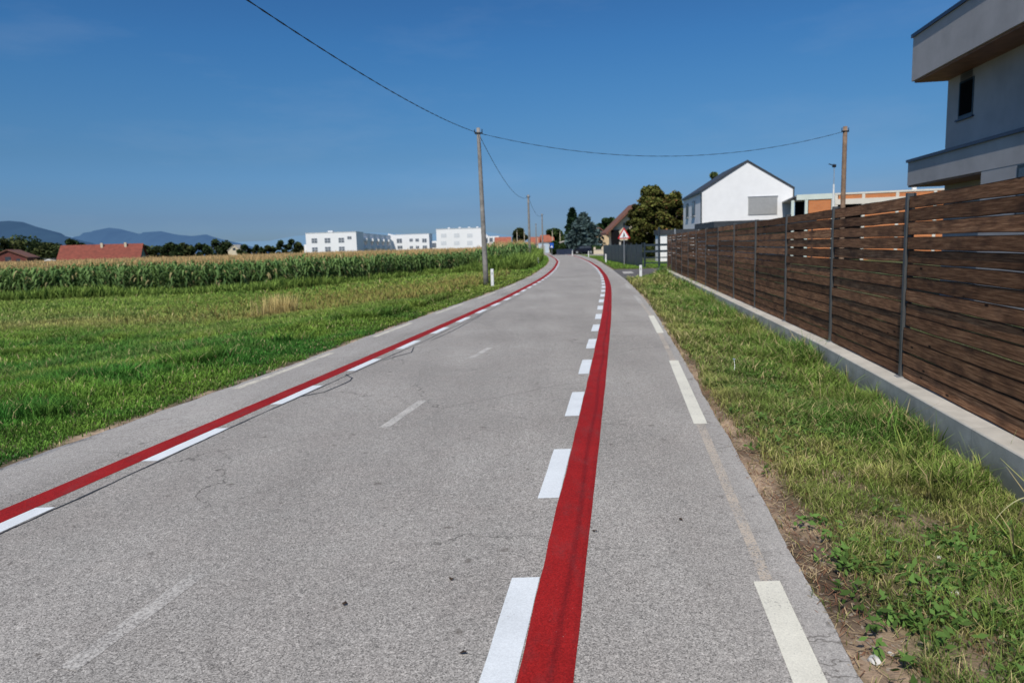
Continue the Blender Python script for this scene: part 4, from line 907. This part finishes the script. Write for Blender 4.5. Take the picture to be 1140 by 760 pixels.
# ------------------------------------------------------------------ corn field (one mass)
def corn_front_y(x): # front edge of the field
    return np.interp(x, [-75, -28, -13, -9.6, -6.8, -3.2, -1.2, 0.0, .6], [37.5, 38.8, 40.5, 49, 58, 60, 47.5, 47, 52])
def corn_right_x(y): return np.minimum(Lc(y)-1.7, Lc(y)-1.7)
def in_corn(x, y):
    return (y > corn_front_y(x)+vnoise(x, y*0, .6, 3)*.8) & (x < corn_right_x(y)-.3*vnoise(x, y, .5, 2)) & (y < 175)
def corn_plants(n, box, lo=False, edge=None):
    x = rng.uniform(box[0], box[2], n); y = rng.uniform(box[1], box[3], n)
    x = np.round(x/.18)*.18+rng.normal(size=n)*.03
    m = in_corn(x, y) & (x > -.85*y-4)
    if edge is not None:
        dist = np.minimum(y-corn_front_y(x), (corn_right_x(y)-x)*1.0); m &= (dist < edge[1]) & (dist >= edge[0])
    return x[m], y[m]
def corn_mesh(x, y, nl, Vs, Cs, tas=True, zmin=.0):
    n = len(x); z0 = gz(x, y); h = 1.76+.34*vnoise(x, y, .35, 5)+rng.normal(size=n)*.10
    g0 = sm(0, 1, vnoise(x, y, .35, 7))
    # stalk
    a = rng.uniform(0, PI, n); w_ = .018
    def addq(v, c): Vs.append(v); Cs.append(c)
    if zmin < .5:
        dx = np.cos(a)*w_; dy = np.sin(a)*w_
        addq(np.stack([np.stack([x-dx, y-dy, z0], 1), np.stack([x+dx, y+dy, z0], 1), np.stack([x+dx, y+dy, z0+h*.9], 1), np.stack([x-dx, y-dy, z0+h*.9], 1)], 1), np.tile([.06, .10, .025], (n, 1)))
    for k in range(nl):
        t = zmin+(0.92-zmin)*(k+rng.random(n)*.8)/nl
        zb = z0+h*t; az = a+PI*(k % 2)+rng.normal(size=n)*.5; ln = (.55+.25*rng.random(n))*(1-.35*t)
        cx, cy = np.cos(az), np.sin(az); px_, py_ = -cy, cx; wd = .045+.02*rng.random(n)
        s = [0, .35, .72, 1.0]; hz = [0, .30, .26, -.05-.0]; droop = rng.uniform(.6, 1.3, n)
        Pk = []
        for si, hi in zip(s, hz):
            zz = zb+ln*hi*(1.2 if si < .5 else 1)-ln*droop*.35*si**2; ww = wd*(1, 1.0, .7, .05)[s.index(si)]
            c_ = np.stack([x+cx*ln*si*.85, y+cy*ln*si*.85, zz], 1); o_ = np.stack([px_*ww, py_*ww, np.zeros(n)], 1); Pk.append((c_-o_, c_+o_))
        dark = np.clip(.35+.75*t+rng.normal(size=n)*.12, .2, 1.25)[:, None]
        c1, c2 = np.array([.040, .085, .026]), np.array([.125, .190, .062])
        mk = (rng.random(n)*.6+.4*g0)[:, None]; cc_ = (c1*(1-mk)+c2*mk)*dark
        dr = (rng.random(n) < .08)[:, None]; cc_ = np.where(dr, np.array([.22, .19, .09])*dark, cc_)
        for j in range(3): addq(np.stack([Pk[j][0], Pk[j][1], Pk[j+1][1], Pk[j+1][0]], 1), cc_)
    if tas:
        for k in range(4):
            az = rng.uniform(0, 2*PI, n); sp = rng.uniform(0, .13, n); tl_ = rng.uniform(.18, .32, n); b = np.stack([x, y, z0+h*.93], 1); e = b+np.stack([np.cos(az)*sp, np.sin(az)*sp, tl_], 1)
            o_ = np.stack([np.sin(az)*.011, -np.cos(az)*.011, np.zeros(n)], 1)
            cc_ = np.array([.40, .27, .125])*(.65+.5*rng.random(n))[:, None]; addq(np.stack([b-o_, b+o_, e+o_*.6, e-o_*.6], 1), cc_)
Vs, Cs = [], []
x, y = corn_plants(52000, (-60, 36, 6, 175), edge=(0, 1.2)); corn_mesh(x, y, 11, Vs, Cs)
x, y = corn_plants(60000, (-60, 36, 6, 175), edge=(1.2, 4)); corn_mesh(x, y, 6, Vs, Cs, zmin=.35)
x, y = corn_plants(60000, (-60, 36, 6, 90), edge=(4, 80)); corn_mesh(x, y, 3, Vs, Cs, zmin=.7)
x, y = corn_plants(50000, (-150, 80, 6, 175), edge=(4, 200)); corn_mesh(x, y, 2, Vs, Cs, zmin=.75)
V = np.concatenate(Vs); C_ = np.concatenate(Cs)
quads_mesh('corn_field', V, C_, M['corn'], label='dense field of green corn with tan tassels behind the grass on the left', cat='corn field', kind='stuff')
# understory canopy so the sun does not reach the soil between the rows
def cgrid():
    n1, n2 = 60, 60; vs = []; us = np.linspace(0, 1, n1); fs = []
    Ys = np.linspace(0, 1, n2)
    for v in Ys:
        for u in us:
            x_ = -150+u*155; y_ = 42+v*130; vs.append((x_, y_))
    return vs, fs
# weeds along the field edge by the road
def blades(x, y, h, wd, col, bend=.5, zoff=0, spread=None):
    n = len(x); z = gz(x, y)+zoff; az = rng.uniform(0, 2*PI, n); ln = bend*h*rng.uniform(.2, 1.0, n); cx, cy = np.cos(az), np.sin(az); fa = az+PI/2+rng.normal(size=n)*.4; ox, oy = np.cos(fa)*wd, np.sin(fa)*wd
    P0 = np.stack([x, y, z-.01], 1); P1_ = np.stack([x+cx*ln*.3, y+cy*ln*.3, z+h*.55], 1); P2_ = np.stack([x+cx*ln, y+cy*ln, z+h*(.98-.15*rng.random(n)*bend)], 1)
    O = np.stack([ox, oy, np.zeros(n)], 1)
    v = np.concatenate([np.stack([P0-O, P0+O, P1_+O*.8, P1_-O*.8], 1), np.stack([P1_-O*.8, P1_+O*.8, P2_+O*.12, P2_-O*.12], 1)])
    k = (.75+.5*rng.random(n))[:, None]; c0 = col*k; lo = np.repeat((c0*.28)[:, None, :], 2, 1); md = np.repeat((c0*.80)[:, None, :], 2, 1); hi = np.repeat((c0*1.30)[:, None, :], 2, 1)  # shade deep among the blades put into the colour: dark roots, lighter tips
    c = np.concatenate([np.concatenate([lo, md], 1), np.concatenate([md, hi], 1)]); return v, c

# ------------------------------------------------------------------ grass
def sample(dens, x0, x1, y0, y1):
    n = int(dens*(x1-x0)*(y1-y0)); return rng.uniform(x0, x1, n), rng.uniform(y0, y1, n)
GV, GC = [], []
def put(x, y, h, wd, bend=.6, colk=None, keepdirt=.03):
    dm = dirt_mask(x, y); k = rng.random(len(x)) > dm*(1-keepdirt); x, y, h, wd = x[k], y[k], h[k], wd[k]
    c = grass_col(x, y); rd = rng.random(len(x)); dry = (rd < np.where(x > Rc(y), .15, .05))[:, None]; c = np.where(dry, np.array([.36, .30, .15])*.9, c); c = c*(1+rng.normal(size=(len(x), 1))*.22)
    if colk is not None: c = c*colk
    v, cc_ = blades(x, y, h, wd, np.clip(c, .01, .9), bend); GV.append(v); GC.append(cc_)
# right verge
for (ya, yb, dn, wd, hh) in ((1.2, 4.5, 9500, .0021, .042), (4.5, 8, 5600, .0030, .062), (8, 14, 2400, .0055, .09), (14, 24, 1100, .009, .11), (24, 44, 420, .016, .13)):
    x, y = sample(dn, float(Rc(ya))-.1, float(fence_x(yb)) if yb < 38 else 9.5, ya, yb)
    lim = np.where(y < 37.6, fence_x(y)-.2, 8.6+.1*(y-37)); m = (x > Rc(y)-.02) & (x < lim); x, y = x[m], y[m]
    # keep the driveway clear
    m = ~((y > 31+.0*x) & (y < 44.5) & (y > 30.3+(x-5)*2.4)); x, y = x[m], y[m]
    t = (x-Rc(y))/(lim[0:1]*0+1.9); tall = sm(.45, 1.0, t)
    cl = sm(.45, .75, vnoise(x, y, 1.7, 11)); h = hh*(.55+.8*rng.random(len(x)))*(1+1.5*tall*cl+.7*cl+.4*tall); k2 = 1.0
    thin = rng.random(len(x)) < (.45+.55*np.clip(cl+tall*.7+.25, 0, 1)); x, y, h = x[thin], y[thin], h[thin]
    put(x, y, h, wd*(.5+1.0*rng.random(len(x))), 1.25)
# tall tufts near the wall
x, y = sample(15, 2.0, 8.0, 2.0, 34); m = (x > fence_x(y)-.75) & (x < fence_x(y)-.22); tx, ty = x[m], y[m]
xs_, ys2 = [], []
for a, b in zip(tx, ty):
    n = rng.integers(12, 34); xs_.append(a+rng.normal(size=n)*.05); ys2.append(b+rng.normal(size=n)*.05)
x = np.concatenate(xs_); y = np.concatenate(ys2); m = x < fence_x(y)-.205; x, y = x[m], y[m]
put(x, y, .13+.24*rng.random(len(x))**1.5, .0035+.003*rng.random(len(x)), 1.1)
# broad leaf weeds right verge
W2 = [g(940, 470, -.1), g(1105, 738, -.08), g(1010, 700, -.06), g(880, 440, -.1), g(1120, 640, -.1), g(960, 640, -.05)]
x, y = sample(150, 1.1, 6.0, 1.6, 18); wk = sum(blob(x, y, w_.x, w_.y, .28, .45) for w_ in W2); m = (x > Rc(y)+.10) & (x < fence_x(y)-.25) & (((vnoise(x, y, 1.9, 21) > .54) & (rng.random(len(x)) < .4)) | (rng.random(len(x)) < wk*.45)); x, y = x[m], y[m]
xx = np.repeat(x, 9)+rng.normal(size=len(x)*9)*.028; yy = np.repeat(y, 9)+rng.normal(size=len(x)*9)*.028; zz = gz(xx, yy)+.02+.05*rng.random(len(xx))
c_ = (np.array([.075, .135, .032])*(.5+.9*rng.random(len(x)))[:, None]).repeat(9, 0); V_, c_ = leafcloud(np.stack([xx, yy, zz], 1), .006+.010*rng.random(len(xx)), c_, .6, 1.9); GV.append(V_); GC.append(np.repeat(c_[:, None, :], 4, 1))
# dry litter lying by the right edge
x, y = sample(1300, .9, 4.5, 1.5, 12); d = x-Rc(y); m = (d > -.02) & (d < .75) & (rng.random(len(x)) < np.exp(-np.clip(d-.05, 0, 9)/.3)); x, y = x[m], y[m]; n = len(x)
az = rng.uniform(0, PI, n); L_ = rng.uniform(.008, .035, n); z = gz(x, y)+.004+.01*rng.random(n); dx, dy = np.cos(az)*L_, np.sin(az)*L_; ox, oy = -np.sin(az)*.0016, np.cos(az)*.0016; zt2 = z+rng.uniform(0, .02, n)
v = np.stack([np.stack([x-dx-ox, y-dy-oy, z], 1), np.stack([x-dx+ox, y-dy+oy, z], 1), np.stack([x+dx+ox, y+dy+oy, zt2], 1), np.stack([x+dx-ox, y+dy-oy, zt2], 1)], 1)
cr = np.where((rng.random(n) < .5)[:, None], np.array([.34, .26, .15]), np.array([.17, .085, .05]))*(.6+.6*rng.random(n))[:, None]; GV.append(v); GC.append(np.repeat(cr[:, None, :], 4, 1))
# big arched dry stalk near the wall
def stalk(pts, wd, col):
    for a, b in zip(pts, pts[1:]):
        a, b = Vector(a), Vector(b); o_ = Vector((0, 0, wd)); GV.append(np.array([[a-o_, b-o_, b+o_, a+o_]])); GC.append(np.tile(np.array(col), (1, 4, 1)))
def arch(px, py, px2, py2, lift, wd, col):
    A = g(px, py, -.12); B = at(px2, py2, A.y+.05); pts = []
    for i in range(13): t = i/12; p = A.lerp(B, t); p.z += lift*4*t*(1-t); pts.append(tuple(p))
    stalk(pts, wd, col)
arch(1108, 578, 1150, 553, .04, .0035, (.52, .50, .30)); arch(905, 470, 925, 425, .03, .002, (.4, .42, .2)); arch(955, 452, 948, 404, .01, .002, (.16, .17, .08)); arch(1085, 530, 1068, 480, .02, .002, (.2, .24, .1)); arch(1110, 540, 1132, 478, .02, .0022, (.3, .34, .14)); arch(870, 425, 878, 388, .015, .002, (.45, .46, .25))
arch(990, 500, 982, 450, .02, .002, (.3, .36, .14)); arch(1030, 520, 1046, 468, .02, .002, (.22, .3, .1))
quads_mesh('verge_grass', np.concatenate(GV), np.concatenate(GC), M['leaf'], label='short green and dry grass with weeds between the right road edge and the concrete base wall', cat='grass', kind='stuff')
GV, GC = [], []
# left meadow
for (ya, yb, dn, wd, hh) in ((3, 8, 3000, .005, .10), (8, 14, 1700, .0065, .13), (14, 24, 620, .012, .16), (24, 38, 230, .022, .20), (38, 64, 80, .035, .24)):
    x, y = sample(dn, -.85*yb-2, float(Lc(yb)), ya, yb); m = (x < Lc(y)+.02) & (x > -.85*y-1.5) & (y < corn_front_y(x)+1.5); x, y = x[m], y[m]
    ed = np.clip((Lc(y)-x)/2.2, .35, 1); cl = vnoise(x, y, .7, 13)
    put(x, y, hh*(.5+.9*rng.random(len(x)))*ed*(.8+.4*cl), wd*(.6+.8*rng.random(len(x))), .8)
# clumps of taller lush weeds
x, y = sample(260, -16, 1, 7, 34); m = (x < Lc(y)-.9) & (x > -.85*y-1) & (vnoise(x, y, 1.1, 31) > .58); x, y = x[m], y[m]
xx = np.repeat(x, 6)+rng.normal(size=len(x)*6)*.06; yy = np.repeat(y, 6)+rng.normal(size=len(x)*6)*.06
put(xx, yy, .13+.13*rng.random(len(xx)), np.minimum(.012, .0008*yy)*(.6+.6*rng.random(len(xx))), 1.0, .85)
# pale straw stand in the meadow
xx = P4.x+rng.normal(size=520)*.26; yy = P4.y+rng.normal(size=520)*.5; v, c = blades(xx, yy, .45+.45*rng.random(520), .010*np.ones(520), np.tile([.42, .33, .14], (520, 1)), .4); GV.append(v); GC.append(c)
# olive seed heads
x, y = sample(60, -16, 0, 22, 60); m = (x < Lc(y)-1.2) & (y < corn_front_y(x)) & (rng.random(len(x)) < blob(x, y, P3.x, P3.y, 6, 13)*.6); x, y = x[m], y[m]; v, c = blades(x, y, .22+.2*rng.random(len(x)), .02*np.ones(len(x)), np.tile([.19, .155, .05], (len(x), 1)), .7); GV.append(v); GC.append(c)
# weeds in front of the corn
x, y = sample(34, -60, 5, 36, 110); d1 = y-corn_front_y(x); m = (x > -.85*y-2) & (((d1 > -1.2) & (d1 < 1.4)) | ((Lc(y)-x > 1.0) & (Lc(y)-x < 2.6) & (y > 46))) & (x < Lc(y)-.8); x, y = x[m], y[m]
xx = np.repeat(x, 5)+rng.normal(size=len(x)*5)*.12; yy = np.repeat(y, 5)+rng.normal(size=len(x)*5)*.12
hk = .35+.75*vnoise(xx, yy, .4, 17)*np.where((Lc(yy)-xx < 6) & (yy > 45), 1.9, .9)
v, c = blades(xx, yy, hk*(.5+.6*rng.random(len(xx))), .028+.02*rng.random(len(xx)), np.array([.13, .19, .04])*(.7+.5*rng.random(len(xx)))[:, None], .6); GV.append(v); GC.append(c)
# right lawn past the driveway, far left verge strip
for (ya, yb, dn) in ((43, 75, 60), (75, 110, 30)):
    x, y = sample(dn, 5, 12.5, ya, yb); m = (x > Rc(y)+.2) & ~((y > 43) & (y < 45.2) & (x > 6.2)) & ((x < np.interp(y, [43, 46.6, 72, 110], [12, 12, 12.5, 13])) | (y > 72)); x, y = x[m], y[m]
    v, c = blades(x, y, .05+.07*rng.random(len(x)), .03*np.ones(len(x)), np.array([.12, .20, .035])*(.8+.4*rng.random(len(x)))[:, None], .6); GV.append(v); GC.append(c)
x, y = sample(70, -2, 7, 44, 110); m = (x < Lc(y)-.1) & (x > Lc(y)-2.2); x, y = x[m], y[m]; v, c = blades(x, y, (.08+.12*rng.random(len(x))), .03*np.ones(len(x)), np.array([.11, .19, .035])*(.8+.4*rng.random(len(x)))[:, None], .6); GV.append(v); GC.append(c)
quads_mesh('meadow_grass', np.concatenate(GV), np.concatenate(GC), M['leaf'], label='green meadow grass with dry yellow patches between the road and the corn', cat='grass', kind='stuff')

# ------------------------------------------------------------------ small things on road and verge
for i, (px, py, lab) in enumerate(((503, 645.5, 'small dark dried leaf on the asphalt left of the nearest white dash'), (516, 727.6, 'dark dried leaf on the asphalt close to the bottom left of the nearest white dash'), (662.5, 592, 'shrivelled dark leaf touching the right edge of the red stripe'), (758, 579, 'dark leaf scrap alone in the right lane'), (384, 673, 'dark leaf scrap in the middle of the left lane'))):
    p = g(px, py); m_ = MB(); k = 8; r0 = .012
    ring = [(math.cos(a*2*PI/k)*r0*random.uniform(.5, 1.6), math.sin(a*2*PI/k)*r0*random.uniform(.5, 1.3), random.uniform(.001, .012)) for a in range(k)]
    m_.add([(0, 0, .009)]+ring, [(0, a+1, (a+1) % k+1) for a in range(k)]); o = m_.build('dry_leaf', M['dry'], label=lab, cat='leaf', group='dried leaf scraps on the asphalt'); o.location = (p.x, p.y, .003)
def stone(px, py, s_, lab):
    import bmesh
    bm = bmesh.new(); bmesh.ops.create_icosphere(bm, subdivisions=2, radius=s_)
    for v in bm.verts: v.co *= random.uniform(.75, 1.2); v.co.z *= .55
    me_ = bpy.data.meshes.new('pale_stone'); bm.to_mesh(me_); bm.free(); p = g(px, py, -.05); o = link('pale_stone', me_, M['stone'], label=lab, cat='stone', group='pale stones in the right verge'); o.location = (p.x, p.y, float(gz(p.x, p.y))+s_*.25)
stone(1061, 661, .026, 'flat pale stone showing in the worn grass, the larger of the middle pair'); stone(1047, 654, .018, 'pale pebble just left of the flat stone in the worn grass'); stone(974, 746, .028, 'white crumbling stone at the bare soil by the bottom of the picture'); stone(991, 738, .014, 'small pebble right of the white stone at the bottom'); stone(1045, 617, .014, 'tiny pebble in the grass above the middle pair of stones')
fl = g(817, 417, -.05); o = empty('small_wild_flower', (fl.x, fl.y, float(gz(fl.x, fl.y))), label='single pale blue wild flower in the grass of the right verge', cat='flower')
MB().tube([(0, 0, 0), (.01, 0, .10), (.0, 0, .17)], .002, 5).build('stem', M['leaf'], o, col=True)
pt = MB()
for k in range(8): a = k*PI/4; pt.quad((0, 0, .17), (math.cos(a-.3)*.016, math.sin(a-.3)*.016, .176), (math.cos(a)*.023, math.sin(a)*.023, .178), (math.cos(a+.3)*.016, math.sin(a+.3)*.016, .176))
pt.build('petals', plain('pale_blue_petal', (.42, .47, .72), .6, .05), o)
